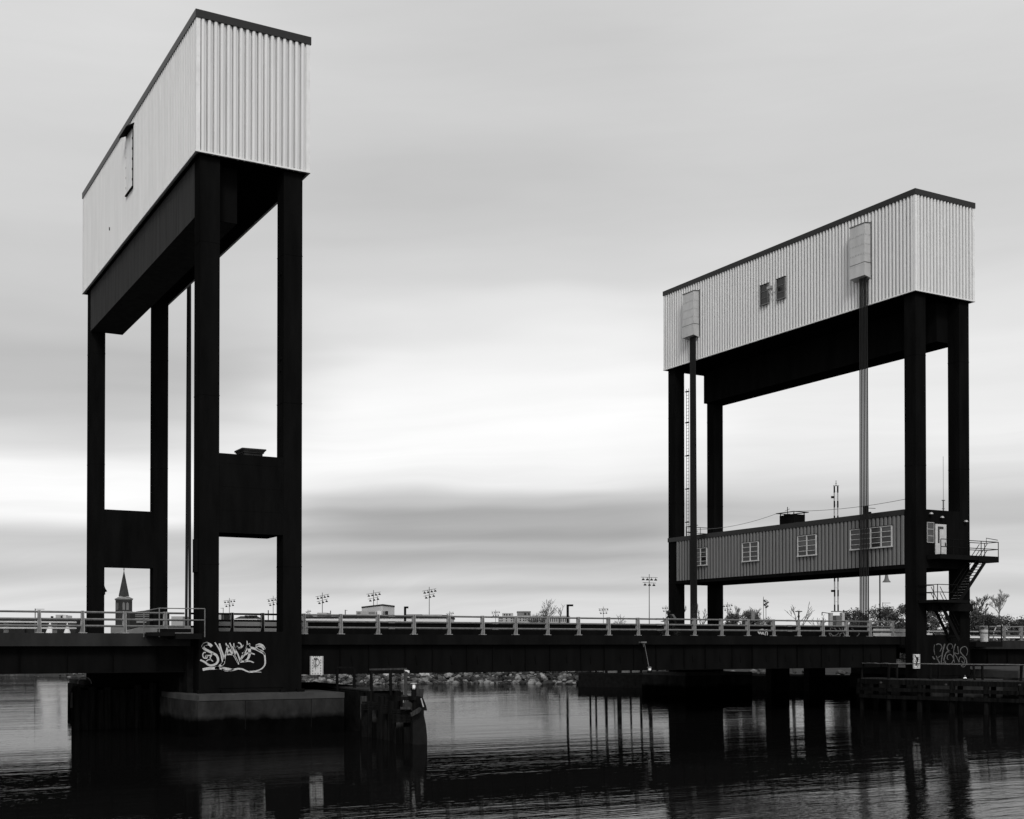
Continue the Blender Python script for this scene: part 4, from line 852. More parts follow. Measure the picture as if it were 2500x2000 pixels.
# far dock beyond the bridge
T = thing('dock', (74, 112, 0), 'low dark dock with posts on the far shore under the lift span', 'dock')
c0 = atz(1412, 1677, 0)
c1 = atz(2125, 1690, 0); c2 = c1 + (c1 - c0) * .35; b = MB(); b.prism([(c0.x, c0.y), (c2.x, c2.y), (c2.x + 6, c2.y + 4), (c0.x * 1.05 + 5, c0.y * 1.05), (c0.x * 1.05, c0.y * 1.05)], 'z', -3, 1.4); b.build('bulkhead', 'flat_black', T)
b = MB(); b.box(c0.x + 4.2, c0.x + 11, c0.y + 1.2, c0.y + 1.4, 1.21, 2.2); b.build('pale_wall', 'bldg_mid', T)
for px_, w_, z_ in ((1441, .16, 5.4), (1455, .16, 5.2), (1480, .22, 5.5), (1512, .35, 5.6), (1540, .16, 5.2), (1565, .2, 5.5), (1588, .3, 5.5), (1604, .16, 3.)):
    q = atv(px_, 1600, c0.y + .3); b = MB(); b.tube([(q.x, q.y, -1), (q.x + .05, q.y, z_)], w_ * .7, 8); b.build('pile', 'black', T)
q = atd(1563, 1664, 122); b = MB(); b.box(q.x - .3, q.x + .6, q.y - 3., q.y - 2.8, .3, 1.25); b.build('notice', 'barrier', T)
# ================================================================== BACKGROUND
GZ = 1.5
def stadium(px, pt_, d, rot, lab, arms=((0, 4), (1, 3)), w_=4.6, thick=.16):
    q = atd(px, pt_, d); T = thing('stadium_light', (q.x, q.y, GZ), lab, 'floodlight mast', 'stadium floodlight masts on the skyline')
    b = MB(); b.tube([(q.x, q.y, GZ), (q.x, q.y, q.z)], thick, 7, thick * .6); b.build('mast', 'pole', T)
    ca, sa = cos(-YAW + rot), sin(-YAW + rot); dz = .0
    for k_, nl in arms:
        z = q.z - .9 - k_ * 1.5; hw = w_ / 2 * (1 if k_ == 0 else .8)
        b = MB(); tilt = .55 * sin(rot * 1.8)
        b.bar((q.x - ca * hw, q.y - sa * hw, z - tilt), (q.x + ca * hw, q.y + sa * hw, z + tilt), .12, .12); b.build('cross_arm', 'pole', T)
        m = nl * 1 + 0
        for i in range(m):
            t_ = -1 + 2 * (i + .5) / m; x, y, zz = q.x + ca * hw * t_, q.y + sa * hw * t_, z + tilt * t_
            b = MB(); nx, ny = sa, -ca
            b.bar((x, y, zz), (x + nx * .25 + ca * .1, y + ny * .25, zz - .5), .10, .10); b.lathe((x + nx * .3 + ca * .1, y + ny * .3, zz - .85), [(.42, 0), (.4, .22), (.18, .46)], 8); b.build('floodlight', 'bldg_dark', T)
masts = [(560, 1460, 480, .35, 'floodlight mast seen low between the front legs of the left tower'), (667, 1455, 440, .5, 'floodlight mast half hidden by the front right leg of the left tower'),
 (787, 1447, 390, .6, 'first tall floodlight mast right of the left tower'), (912, 1441, 385, .45, 'tall floodlight mast standing behind the white building'), (1048, 1433, 375, .5, 'tallest floodlight mast in the row right of the white building'),
 (1585, 1402, 350, -.1, 'tall lone floodlight mast left of the right tower with its whole pole visible')]
for m_ in masts: stadium(*m_)
for m_ in [(752, 1488, 760, 1.0, 'tiny floodlight mast close to the left tower edge'), (1098, 1492, 640, .6, 'small floodlight mast just right of the low grey building'), (1210, 1489, 640, .15, 'small floodlight mast left of the grey apartment building'),
           (1326, 1488, 640, .2, 'small floodlight mast in front of the big bare tree'), (1473, 1481, 560, .1, 'small floodlight mast between the big bare tree and the tall lone mast'), (1626, 1478, 640, .1, 'small floodlight mast partly behind the far left leg of the right tower'),
           (1776, 1471, 520, .3, 'floodlight mast just right of the far legs of the right tower'), (1870, 1463, 500, 1.1, 'floodlight mast seen nearly edge on, right one of a close pair')]: stadium(*m_, w_=4.6, thick=.17)
stadium(1864, 1457, 470, 1.45, 'floodlight mast seen edge on, left one of a close pair', w_=3.4)
def simple_pole(px, pt_, d, r_, lab, m='black', head=0, name='street_lamp', z0=GZ, cat='street lamp'):
    q = atd(px, pt_, d); T = thing(name, (q.x, q.y, z0), lab, cat); b = MB(); b.tube([(q.x, q.y, z0), (q.x, q.y, q.z)], r_, 8); b.build('pole', m, T)
    if head:
        e = Vector((cos(YAW), -sin(YAW), 0)) * head; b = MB(); b.bar((q.x, q.y, q.z - .12), (q.x + e.x, q.y + e.y, q.z - .12), .2, .26 if r_ > .15 else .09); b.build('lamp_head', m, T)
    return q, T
simple_pole(989, 1481, 170, .17, 'thick black street lamp with stub head right of the white building', head=.45)
simple_pole(1386, 1476, 170, .17, 'thick black street lamp with stub head right of the big bare tree', head=.75)
simple_pole(86, 1486, 250, .10, 'thin grey street lamp at the far left above the railing', 'pole', head=1.8)
simple_pole(545, 1484, 300, .08, 'faint thin lamp between the front legs of the left tower', 'pole', head=-.6)
simple_pole(921, 1452, 300, .05, 'thin antenna rod on the white building roof', 'pole', name='roof_antenna', cat='antenna')
simple_pole(2155, 1471, 260, .07, 'distant thin street lamp to the right of the bell lamp post', 'pole', head=1.6)
simple_pole(807, 1491, 300, .13, 'short dark stub pole right of the left tower', 'pole'); simple_pole(843, 1489, 300, .13, 'short dark stub pole with a cup top left of the white building', 'pole', head=.5)
simple_pole(655, 1490, 88, .035, 'thin dark rod behind the railing between the left tower front legs', 'black', name='rod', cat='rod', z0=4.8)
# T shaped signal post and cylinder signal on the bridge
q, T = simple_pole(1950, 1493, 100, .055, 'black T shaped post behind the lift span railing', name='signal_post', cat='post', z0=4.82)
e = Vector((cos(YAW), -sin(YAW), 0)); b = MB(); b.bar(q - e * .27, q + e * .27, .1, .07); b.build('cross_bar', 'black', T)
q, T = simple_pole(1838, 1493, 92, .055, 'dark cylinder signal head on a short post above the lift span railing', name='signal_post', cat='post', z0=4.82)
b = MB(); b.lathe((q.x, q.y, q.z - .65), [(.14, 0), (.15, .05), (.15, .6), (.13, .66)], 12); b.build('signal_head', 'bldg_mid', T)
# bell lamp
q = atd(2148, 1391, 112); T = thing('street_lamp', (q.x, q.y, 4.7), 'dark bell shaded street lamp hanging under the operator house line', 'street lamp')
b = MB(); b.tube([(q.x, q.y, 4.7), (q.x, q.y, q.z)], .06, 8); b.build('pole', 'black', T)
bx = q + e * .6; b = MB(); b.bar(q + Vector((0, 0, -.25)), bx + Vector((0, 0, -.17)), .05, .05); b.bar(q + Vector((0, 0, -.38)), bx + Vector((0, 0, -.36)), .05, .05); b.tube([q, q + e * .25 + Vector((0, 0, -.1)), bx + Vector((0, 0, -.22))], .015, 5); b.build('arm', 'black', T)
b = MB(); b.lathe((bx.x, bx.y, bx.z - 1.12), [(.37, 0), (.36, .03), (.24, .18), (.17, .35), (.14, .6), (.08, .72), (.04, .78)], 18); b.build('bell_shade', 'bldg_mid', T, True)
# raised barrier gate behind the operator house
q = atd(2042, 1490, 118); T = thing('barrier_gate', (q.x, q.y, 4.7), 'white barrier gate with two raised black and white striped arms behind the operator house', 'barrier gate')
for i, o_ in enumerate((-.16, .16)):
    top = atd(2040, 1186, 118).z; z = q.z - .1; k_ = 0
    b = MB(); w1 = MB()
    while z < top:
        (b if k_ % 2 == 0 else w1).bar((q.x + e.x * o_, q.y + e.y * o_, z), (q.x + e.x * o_, q.y + e.y * o_, min(top, z + .62 * (1 if k_ % 2 == 0 else 1.25))), .10 if k_ % 2 == 0 else .085, .1); z += .62 if k_ % 2 == 0 else .775; k_ += 1
    a_ = b.build('arm', 'black', T); w1.build('white_band', 'stripe', a_)
b = MB(); z = q.z + .8
while z < top: b.bar(q - e * .16 + Vector((0, 0, z - q.z)), q + e * .16 + Vector((0, 0, z - q.z)), .03, .03); z += 1.3
b.build('cross_ties', 'stripe', T)
b = MB(); b.bar(Vector((q.x, q.y, top)) - e * .26, Vector((q.x, q.y, top)) + e * .26, .06, .06); b.tube([(q.x, q.y, top), (q.x, q.y, top + .5)], .03, 5); b.bar(Vector((q.x, q.y, top + .2)) - e * .08, Vector((q.x, q.y, top + .2)) + e * .08, .04, .04); b.build('arm_tip', 'pole', T)
for z_ in (1214, 1443):
    c = atd(2037, z_, 118); b = MB(); b.bar(c - e * .3, c, .12, .2); b.build('arm_lamp', 'black', T)
b = MB(); b.bar(Vector((q.x, q.y, q.z - .12)) - e * .45, Vector((q.x, q.y, q.z - .12)) + e * .45, .5, .08); b.box(q.x - .3, q.x + .3, q.y - .3, q.y + .3, 4.7, q.z - .5); b.build('machine_box', 'bldg_mid', T)
for o_ in (-.55, .55):
    b = MB(); c = q + e * o_; b.box(c.x - .16, c.x + .16, c.y - .15, c.y + .15, 4.7, q.z - .25); b.build('side_post', 'stripe', T)
b = MB(); c = q - e * .6; b.bar(c + Vector((0, 0, -.3)), c - e * .75 + Vector((0, 0, -.2)), .06, .06); b.bar(c - e * .75 + Vector((0, 0, -.2)), c - e * .75 + Vector((0, 0, -.5)), .06, .06); b.build('bracket_lamp', 'black', T)
# buildings
def frame_pt(px, d): a = atd(px, 1572, d); return Vector((a.x, a.y, 0))
def block(T, name, m, px0, px1, pt_, d, depth, zb_=GZ, trim=None, par=True):
    """box whose front runs across the view between two picture columns at distance d"""
    a = frame_pt(px0, d); c = frame_pt(px1, d); z = atd((px0 + px1) / 2, pt_, d).z; back = Vector((sin(YAW), cos(YAW), 0)) * depth
    b = MB(); b.prism([(v.x, v.y) for v in (a, c, c + back, a + back)], 'z', zb_, z); o = b.build(name, m, T)
    if trim:
        f = (c - a).normalized() * .15; g = back.normalized() * .15
        b = MB(); b.prism([(v.x, v.y) for v in (a - f - g, c + f - g, c + back + f + g, a + back - f + g)], 'z', z + .003, z + .35); b.build('roof_edge', trim, o)
    return o, a, c, z
def windows(o, m, a, c, px_list, d, y0, y1, name='window'):
    for x0, x1 in px_list:
        p = frame_pt(x0, d); q = frame_pt(x1, d); g = Vector((sin(YAW), cos(YAW), 0)) * -.06
        z0, z1 = atd(x0, y1, d).z, atd(x0, y0, d).z; b = MB(); b.add([p + g + Vector((0, 0, z0)), q + g + Vector((0, 0, z0)), q + g + Vector((0, 0, z1)), p + g + Vector((0, 0, z1))] + [v + Vector((0, 0, z_)) for v, z_ in ((p, z0), (q, z0), (q, z1), (p, z1))], [(0, 1, 2, 3), (0, 4, 5, 1), (1, 5, 6, 2), (2, 6, 7, 3), (3, 7, 4, 0)])
        b.build(name, m, o)
def bldg(lab, px, d, cat='building'): a = frame_pt(px, d); return thing(cat.replace(' ', '_'), (a.x, a.y, GZ), lab, cat, 'buildings on the skyline')
# white building with a corner (two faces)
d = 260; T = bldg('white flat roofed building with dark roof edge and a stepped grey annex', 900, d)
pa, pb, pc = frame_pt(883, 275), frame_pt(934, 258), frame_pt(963, 268); pd = pa + (pc - pb)
zt = atd(934, 1479, 258).z; b = MB(); b.prism([(v.x, v.y) for v in (pa, pb, pc, pd)], 'z', GZ, zt); o = b.build('wall', 'bldg_pale', T)
cen = (pa + pb + pc + pd) / 4; b = MB(); b.prism([((v - cen).x * 1.02 + cen.x, (v - cen).y * 1.02 + cen.y) for v in (pa, pb, pc, pd)], 'z', zt + .01, zt + .32); b.build('roof_edge', 'bldg_dark', o)
o, a, c, z = block(T, 'annex', 'bldg_grey', 869, 935, 1492, 255, 4); windows(o, 'bldg_mid', a, c, [(872, 880), (900, 915), (918, 930)], 255, 1494, 1499)
o2, a, c, z = block(T, 'door_frame', 'bldg_dark', 940, 947, 1492, 256, .5); block(T, 'roof_unit', 'bldg_pale', 921, 931, 1491.5, 254, 2)
d = 225; T = bldg('long low shed with a pale roof stretching behind the railing', 900, d)
o, a, c, z = block(T, 'wall', 'bldg_pale', 745, 1100, 1509.5, d, 14, trim='bldg_dark')
T = bldg('low grey block with a dark end wall right of the white building', 1050, 290)
for x0, x1, y, m in ((990, 1030, 1500, 'bldg_mid'), (1031, 1079, 1500.5, 'bldg_grey'), (1080, 1093, 1501.5, 'bldg_dark')): o, a, c, z = block(T, 'wall', m, x0, x1, y, 290, 10)
windows(T.children[1], 'bldg_mid', a, c, [(1063, 1069)], 290, 1506, 1510)
T = bldg('small grey roofed building near the left tower edge', 780, 320); block(T, 'wall', 'bldg_mid', 744, 755, 1503, 320, 8); block(T, 'wing', 'bldg_grey', 774, 797, 1496, 322, 8)
T = bldg('stepped grey apartment building with small square windows', 1235, 400)
o, a, c, z = block(T, 'wall', 'bldg_grey', 1216, 1260, 1505, 400, 18); windows(o, 'bldg_dark', a, c, [(1219, 1222), (1224, 1227), (1235, 1238), (1247, 1250), (1252, 1255)], 400, 1508.5, 1511.5); windows(o, 'bldg_dark', a, c, [(1219, 1222), (1224, 1227), (1235, 1238), (1247, 1250), (1252, 1255)], 400, 1514.5, 1517)
o, a, c, z = block(T, 'top_floor', 'bldg_grey', 1226, 1253, 1497, 401, 14); windows(o, 'bldg_dark', a, c, [(1230, 1233), (1236, 1239), (1243, 1246)], 401, 1499, 1503)
T = bldg('long grey apartment building with tall vertical windows and a roof block', 1330, 405)
o, a, c, z = block(T, 'wall', 'bldg_grey', 1262, 1392, 1503.5, 405, 20)
windows(o, 'bldg_dark', a, c, [(x, x + 2.5) for x in (1269, 1277.5, 1282.5)], 405, 1507.5, 1511); windows(o, 'bldg_dark', a, c, [(x, x + 2.5) for x in (1269, 1277.5, 1282.5)], 405, 1513, 1516.5)
windows(o, 'bldg_dark', a, c, [(x, x + 2.0) for x in [1291 + i * 5.2 for i in range(19)]], 405, 1507.5, 1518)
o, a, c, z = block(T, 'roof_block', 'bldg_mid', 1263, 1295, 1495, 407, 12, trim='bldg_mid'); windows(o, 'bldg_dark', a, c, [(1280, 1285), (1289, 1293)], 407, 1497, 1501.5)
# left side
T = bldg('long dark low building along the far left behind the guard rail', 90, 300); block(T, 'wall', 'bldg_dark', -250, 184, 1509.5, 300, 20); block(T, 'lower_wing', 'bldg_dark', -250, 60, 1508, 299, 3); block(T, 'chimney', 'bldg_dark', 123.5, 126.5, 1504.5, 301, 1)
T = bldg('small pale box building above the long dark roof at the left', 148, 360); o, a, c, z = block(T, 'wall', 'bldg_grey', 135.5, 150, 1501, 360, 5); block(T, 'lean_to', 'bldg_pale', 150, 161, 1502.5, 361, 5); windows(o, 'bldg_dark', a, c, [(148, 152)], 359.5, 1504, 1509)
for px, pt_, w0, lab in ((122, 1518, 13, 'tall white peaked tent at the left behind the railing'), (164, 1521, 11, 'lower white peaked tent at the left behind the railing')):
    a = frame_pt(px, 200); T = thing('tent', (a.x, a.y, GZ), lab, 'tent', 'white tents'); zt = atd(px, pt_, 200).z
    ww = w0 * 200 / 3065; b = MB(); b.lathe((a.x, a.y, GZ), [(ww * 2.6, 0), (ww * 1.7, (zt - GZ) * .35), (ww * 1.1, (zt - GZ) * .62), (ww * .45, (zt - GZ) * .85), (.05, zt - GZ)], 10); b.build('canopy', 'bldg_pale', T)
T = bldg('dark hipped house with pale siding lines seen below the church tower', 345, 300)
o, a, c, z = block(T, 'wall', 'bldg_dark', 317, 380, 1496, 300, 12)
for y in (1500, 1504, 1509.5): windows(o, 'bldg_mid', a, c, [(330, 364)], 300, y, y + 1.6, 'siding_strip')
windows(o, 'bldg_mid', a, c, [(333, 357)], 299.8, 1513, 1521, 'pale_panel'); block(T, 'pale_post', 'bldg_pale', 368.5, 371.5, 1499, 299, 1)
T = bldg('low dark wing under the railing near the church tower foot', 290, 310); block(T, 'wall', 'bldg_mid', 270, 300, 1527, 305, 5)
T = bldg('small grey building seen left of the cables inside the left tower', 430, 330); block(T, 'wall', 'bldg_grey', 418, 446, 1505, 330, 6)
T = bldg('small dark box and pale house between the left tower front legs', 580, 300); block(T, 'dark_box', 'bldg_dark', 540, 551, 1500.5, 300, 5); block(T, 'pale_end', 'bldg_grey', 534, 540, 1500.5, 300, 5)
a, c = frame_pt(571, 295), frame_pt(628, 295); g = Vector((sin(YAW), cos(YAW), 0)) * 8; z0, z1 = atd(600, 1511, 295).z, atd(600, 1503.5, 295).z
b = MB(); b.prism([(v.x, v.y) for v in (a, c, c + g, a + g)], 'z', GZ, z0); ow = b.build('house_wall', 'bldg_pale', T)
m1 = a.lerp(c, .13) + g / 2; m2 = a.lerp(c, .85) + g / 2; zz = lambda v, z_: v + Vector((0, 0, z_))
b = MB(); b.add([zz(a, z0), zz(c, z0), zz(c + g, z0), zz(a + g, z0), zz(m1, z1), zz(m2, z1)], [(0, 1, 5, 4), (1, 2, 5), (2, 3, 4, 5), (3, 0, 4)]); b.build('roof', 'bldg_dark', ow)
for x in (597, 606, 612, 620): block(T, 'roof_unit', 'bldg_dark', x, x + 5, 1502.5, 292, 1.5, zb_=z0)
# church
d = 430; T = thing('church', tuple(frame_pt(302, d) + Vector((0, 0, GZ))), 'stone church whose slate spire rises inside the left tower opening', 'church')
q = frame_pt(302, d); s_ = 21 * d / 3065 * .74; rz = Matrix.Rotation(-YAW + .62, 3, 'Z')
def sq(hw, z, n_=4): return [q + rz @ Vector((hw * cx_, hw * cy_, 0)) + Vector((0, 0, z)) for cx_, cy_ in ((-1, -1), (1, -1), (1, 1), (-1, 1))]
zA, zB_, zC, zT_ = atd(302, 1493, d).z, atd(302, 1463, d).z, atd(302, 1455, d).z, atd(302, 1386, d).z
b = MB(); b.add(sq(s_, GZ) + sq(s_, zB_), [(0, 1, 5, 4), (1, 2, 6, 5), (2, 3, 7, 6), (3, 0, 4, 7), (4, 5, 6, 7)]); tw = b.build('tower', 'stone', T)
b = MB(); b.add(sq(s_ * 1.04, zA - .4) + sq(s_ * 1.04, zA), [(0, 1, 5, 4), (1, 2, 6, 5), (2, 3, 7, 6), (3, 0, 4, 7), (4, 5, 6, 7), (0, 1, 2, 3)]); b.add(sq(s_ * 1.05, zB_ - .35) + sq(s_ * 1.1, zB_ + .02), [(0, 1, 5, 4), (1, 2, 6, 5), (2, 3, 7, 6), (3, 0, 4, 7), (4, 5, 6, 7), (0, 1, 2, 3)]); b.build('string_course', 'bldg_mid', tw)
b = MB(); oc = lambda r_, z: [q + Vector((r_ * cos(pi / 4 * i + .3 - YAW), r_ * sin(pi / 4 * i + .3 - YAW), z)) for i in range(8)]
b.add(sq(s_ * 1.16, zB_ + .05) + oc(s_ * .72, zC), [(0, 1, 2, 3)] + [(0, 4 + 4, 4 + 5, 1), (1, 4 + 5, 4 + 6), (1, 10, 11, 2), (2, 11, 4), (2, 4, 5, 3), (3, 5, 6), (3, 6, 7, 0), (0, 7, 8)]); b.build('spire_skirt', 'barrier', tw)
b = MB(); b.add(oc(s_ * .80, zC - .1) + [q + Vector((0, 0, zT_ - .8))], [(i, (i + 1) % 8, 8) for i in range(8)]); b.tube([q + Vector((0, 0, zT_ - 1.2)), q + Vector((0, 0, zT_ + .3))], .12, 6); b.lathe(tuple(q + Vector((0, 0, zT_ - .7))), [(.1, 0), (.3, .15), (.1, .3)], 6); b.build('spire', 'slate', tw)
for face in (0, 3):
    for t_ in (.27, .42, .66, .82) if False else (.32, .62):
        A, B_ = (Vector((-1, -1, 0)), Vector((1, -1, 0))) if face == 0 else (Vector((-1, 1, 0)), Vector((-1, -1, 0)))
        nrm_ = Vector((0, -1, 0)) if face == 0 else Vector((-1, 0, 0)); c = (A.lerp(B_, t_)) * s_ + nrm_ * .06
        tdir = (B_ - A).normalized(); hw = .42; z0, z1 = zA + .5, zB_ - 1.0; pts = []
        for i, (x_, z_) in enumerate(((-hw, z0), (hw, z0), (hw, z1 - .6), (0, z1), (-hw, z1 - .6))): pts.append(q + rz @ (c + tdir * x_) + Vector((0, 0, z_)))
        b = MB(); b.add(pts, [(0, 1, 2, 3, 4)]); b.build('belfry_window', 'bldg_mid', tw)
a, c = frame_pt(322, d + 6), frame_pt(392, d - 6); g = Vector((sin(YAW), cos(YAW), 0)) * 10; z1 = atd(330, 1491, d).z
b = MB(); b.prism([(v.x, v.y) for v in (a, c, c + g, a + g)], 'z', GZ, z1 - 1.2); nv = b.build('nave', 'stone', T)
b = MB(); b.add([zz(a, z1 - 1.2), zz(c, z1 - 1.2), zz(c + g, z1 - 1.2), zz(a + g, z1 - 1.2), zz(a + g / 2, z1), zz(c + g / 2, z1 + .8)], [(0, 1, 5, 4), (2, 3, 4, 5), (1, 2, 5), (3, 0, 4)]); b.build('nave_roof', 'slate', nv)
a = atv(252.5, 1440, VB - LD - .1); y_ = VB - LD - .1; pts_ = [(atv(px_, py_, y_).x, atv(px_, py_, y_).z) for px_, py_ in ((251, 1428), (254, 1428), (257, 1436), (262, 1444), (257, 1446), (257, 1452), (251, 1452))]
b = MB(); b.prism(pts_, 'y', y_, y_ + .6); b.build('horn_bracket', 'steel', TL)
# ================================================================== TREES
def bare_tree(px, pt_, d, spread, lab, seed, m='bark', upright=.55, base_z=GZ, lv=6, r0=.28, nb=3, name='bare_tree', lean=0., minr=.003):
    r_ = random.Random(seed); q = frame_pt(px, d); top = atd(px, pt_, d).z; Ht = min(top - base_z, 2.5 * spread * d / 3065); bz = top - Ht; minr = .016 + d * .00004
    minr /= Ht; T = thing(name, (q.x, q.y, base_z), lab, 'tree', 'bare trees on the far bank'); tr = MB(); br = MB(); ends = []
    sw = spread * d / 3065 / Ht    # half width / height
    def grow(p, dr, L_, rad, l):
        mb = tr if l < 1 else br
        p2 = p + dr * L_; mid_ = p.lerp(p2, .5) + Vector((r_.uniform(-1, 1), r_.uniform(-1, 1), r_.uniform(-.3, .6))) * L_ * .07
        mb.tube([p, mid_, p2], max(rad, minr), 5 if l < 2 else 3, max(rad * .68, minr * .8), cap=False); ends.append(p2)
        if l >= lv: return
        n_ = nb if l > 0 else nb + 1
        for i in range(n_):
            if i == 0:
                nd = (dr + Vector((r_.uniform(-.22, .22), r_.uniform(-.22, .22), .1))).normalized(); grow(p2, nd, L_ * (.86 if l < 2 else .7), rad * .7, l + 1); continue
            ang = r_.uniform(0, 2 * pi) ; s1 = r_.uniform(.5, 1.25) * max(sw, .35) * 1.5
            nd = (dr * .75 + Vector((cos(ang) * s1, sin(ang) * s1, upright * r_.uniform(.3, 1.)))).normalized()
            st_ = p.lerp(p2, r_.uniform(.3, 1.)) if l > 0 else p.lerp(p2, r_.uniform(.5, 1.)); grow(st_, nd, L_ * r_.uniform(.58, .85), rad * .58, l + 1)
    grow(Vector((0, 0, 0)), Vector((lean, 0, 1)).normalized(), .3, r0 * .55 / Ht, 0)
    mz = max(v.z for v in ends); mw = max(max(abs(v.x), abs(v.y)) for v in ends)
    kz = Ht / mz; kx = (spread * d / 3065) / mw
    for mb, nm in ((tr, 'trunk'), (br, 'branches')):
        cx = mb.v; mb.v = [(q.x + x * kx, q.y + y * kx, bz + z * kz) for x, y, z in cx]
        if nm == 'trunk' and bz > base_z + .1: mb.tube([(q.x, q.y, base_z), (q.x, q.y, bz + .1)], r0 * 1.3, 7, r0)
        mb.build(nm, m, T)
# radii are grown in unit space (height = 1) then scaled
def leafy(px, pt_, d, spread, lab, seed, m='leaf', base_z=GZ, nleaf=2600, name='bushy_tree', size=.27, peak=0.):
    r_ = random.Random(seed); q = frame_pt(px, d); top = atd(px, pt_, d).z; Ht = top - base_z; R_ = spread * d / 3065
    T = thing(name, (q.x, q.y, base_z), lab, 'tree', 'dense trees on the far bank')
    b = MB(); b.tube([(q.x, q.y, base_z), (q.x + .1, q.y, base_z + Ht * .5), (q.x, q.y + .1, base_z + Ht * .85)], .16, 6, .05)
    for i in range(7):
        a_ = r_.uniform(0, 6.3); h_ = r_.uniform(.25, .6) * Ht; b.tube([(q.x, q.y, base_z + h_), (q.x + cos(a_) * R_ * .7, q.y + sin(a_) * R_ * .7, base_z + h_ + Ht * .25)], .06, 4, .02)
    b.build('trunk', 'bark', T); b = MB()
    cl_ = []
    for i in range(40):
        a_ = r_.uniform(0, 6.3); h_ = r_.uniform(.08, .93); w0 = (1.25 - .75 * h_ ** 1.6) * (1 - peak * h_); rr_ = r_.uniform(.05, 1.) ** .6 * w0
        cl_.append((Vector((q.x + cos(a_) * rr_ * R_, q.y + sin(a_) * rr_ * R_, base_z + h_ * Ht)), r_.uniform(.24, .44) * min(R_ * 1.2, Ht * .6)))
    for i in range(int(nleaf * 2.6)):
        c, rad = cl_[r_.randrange(len(cl_))]; v = Vector((r_.gauss(0, 1), r_.gauss(0, 1), r_.gauss(0, .8))); v = v.normalized() * rad * r_.uniform(.35, 1.15)
        p_ = c + v; p_.z = min(p_.z, top + r_.uniform(0, .5)); s = size * r_.uniform(.5, 1.3); u_ = Vector((r_.uniform(-1, 1), r_.uniform(-1, 1), r_.uniform(-1, 1))).normalized(); w_ = u_.cross(Vector((r_.uniform(-1, 1), r_.uniform(-1, 1), r_.uniform(-1, 1)))).normalized()
        b.add([p_ - u_ * s * .5, p_ + w_ * s * .3, p_ + u_ * s * .5, p_ - w_ * s * .3], [(0, 1, 2, 3)])
    b.build('crown', m, T)
bare_tree(1335, 1461, 300, 52, 'big bare tree rising above the long grey apartment building', 11, 'bark', .45, lv=6, minr=.0022, r0=.24)
bare_tree(1366, 1474, 300, 16, 'slender bare tree leaning at the right side of the big bare one', 27, 'bark', .7, lv=4, minr=.003, r0=.2, nb=2, lean=.2)
bare_tree(1500, 1500, 170, 28, 'low bare shrub under the tall lone floodlight mast', 13, 'bark', .3, lv=5, minr=.003, r0=.1, nb=2)
bare_tree(1655, 1470, 150, 30, 'bare branches showing left of the far cables of the right tower', 14, 'bark', .5, lv=5, minr=.003, r0=.2, nb=2)
bare_tree(1712, 1472, 150, 30, 'bare branches showing right of the far cables of the right tower', 15, 'bark', .5, lv=6, minr=.0028, r0=.2, nb=2)
bare_tree(1800, 1478, 210, 32, 'bare crown poking out above the dense bush right of the far legs', 16, 'bark', .45, lv=5, minr=.0025)
bare_tree(1848, 1481, 210, 24, 'thin bare crown behind the close pair of masts', 17, 'bark_pale', .5, lv=5, minr=.0025)
bare_tree(1938, 1469, 135, 44, 'sparse bare tree with long slanting twigs around the T post', 19, 'bark', .5, lv=5, minr=.004, r0=.16, nb=2, lean=.4)
bare_tree(1995, 1500, 160, 24, 'faint low bare tree left of the barrier gate', 20, 'bark_pale', .6, lv=4, minr=.003, r0=.08, nb=2)
bare_tree(2440, 1437, 230, 30, 'tall pale bare tree at the right edge beyond the tower', 21, 'bark_pale', .75, lv=6, minr=.0028)
bare_tree(2388, 1449, 220, 30, 'wide grey bare tree just right of the right tower', 22, 'bark', .6, lv=6, minr=.0024)
bare_tree(2163, 1478, 230, 20, 'small bare treetop beside the bell lamp post', 24, 'bark', .6, lv=5, minr=.003)
leafy(1790, 1497, 190, 30, 'low dense bush left part of the clump right of the far legs', 31, nleaf=2200); leafy(1830, 1490, 195, 32, 'dense dark evergreen clump behind the cylinder signal post', 32, nleaf=3000); leafy(1868, 1506, 190, 26, 'low dark bush below the close pair of masts', 33, nleaf=1800); leafy(1748, 1512, 185, 20, 'small low bush at the foot of the far legs', 30, nleaf=1200)
leafy(2078, 1488, 190, 34, 'dark dense tree right of the barrier gate', 34, nleaf=3400); leafy(2112, 1484, 195, 38, 'dark dense tree behind the nearer lift cables', 35, nleaf=3800); leafy(2150, 1483, 198, 36, 'dark dense tree behind the bell lamp post', 36, nleaf=3800); leafy(2182, 1495, 190, 30, 'lower dark tree right of the bell lamp post', 37, nleaf=2600); leafy(2216, 1474, 190, 32, 'dark tree rising behind the front left leg of the right tower', 38, nleaf=3400); leafy(2050, 1503, 180, 22, 'low dark bush at the foot of the barrier gate', 46, nleaf=1600)
leafy(2275, 1458, 190, 26, 'dark tree seen between the front legs of the right tower', 39, nleaf=3200); leafy(2303, 1500, 170, 30, 'grey green bush behind the lower stair flight', 45, nleaf=2600)
leafy(2380, 1484, 190, 28, 'dark tree hard against the right side of the tower', 40, nleaf=3000, peak=.3); leafy(2414, 1492, 185, 30, 'dark rounded tree above the white drum', 41, nleaf=3200); leafy(2450, 1499, 190, 34, 'dark tree below the tall pale bare tree', 42, nleaf=3200); leafy(2484, 1507, 190, 28, 'low dark tree near the right edge', 43, nleaf=2400); leafy(2525, 1498, 185, 34, 'dark tree cut by the right edge of the photo', 44, nleaf=3000)
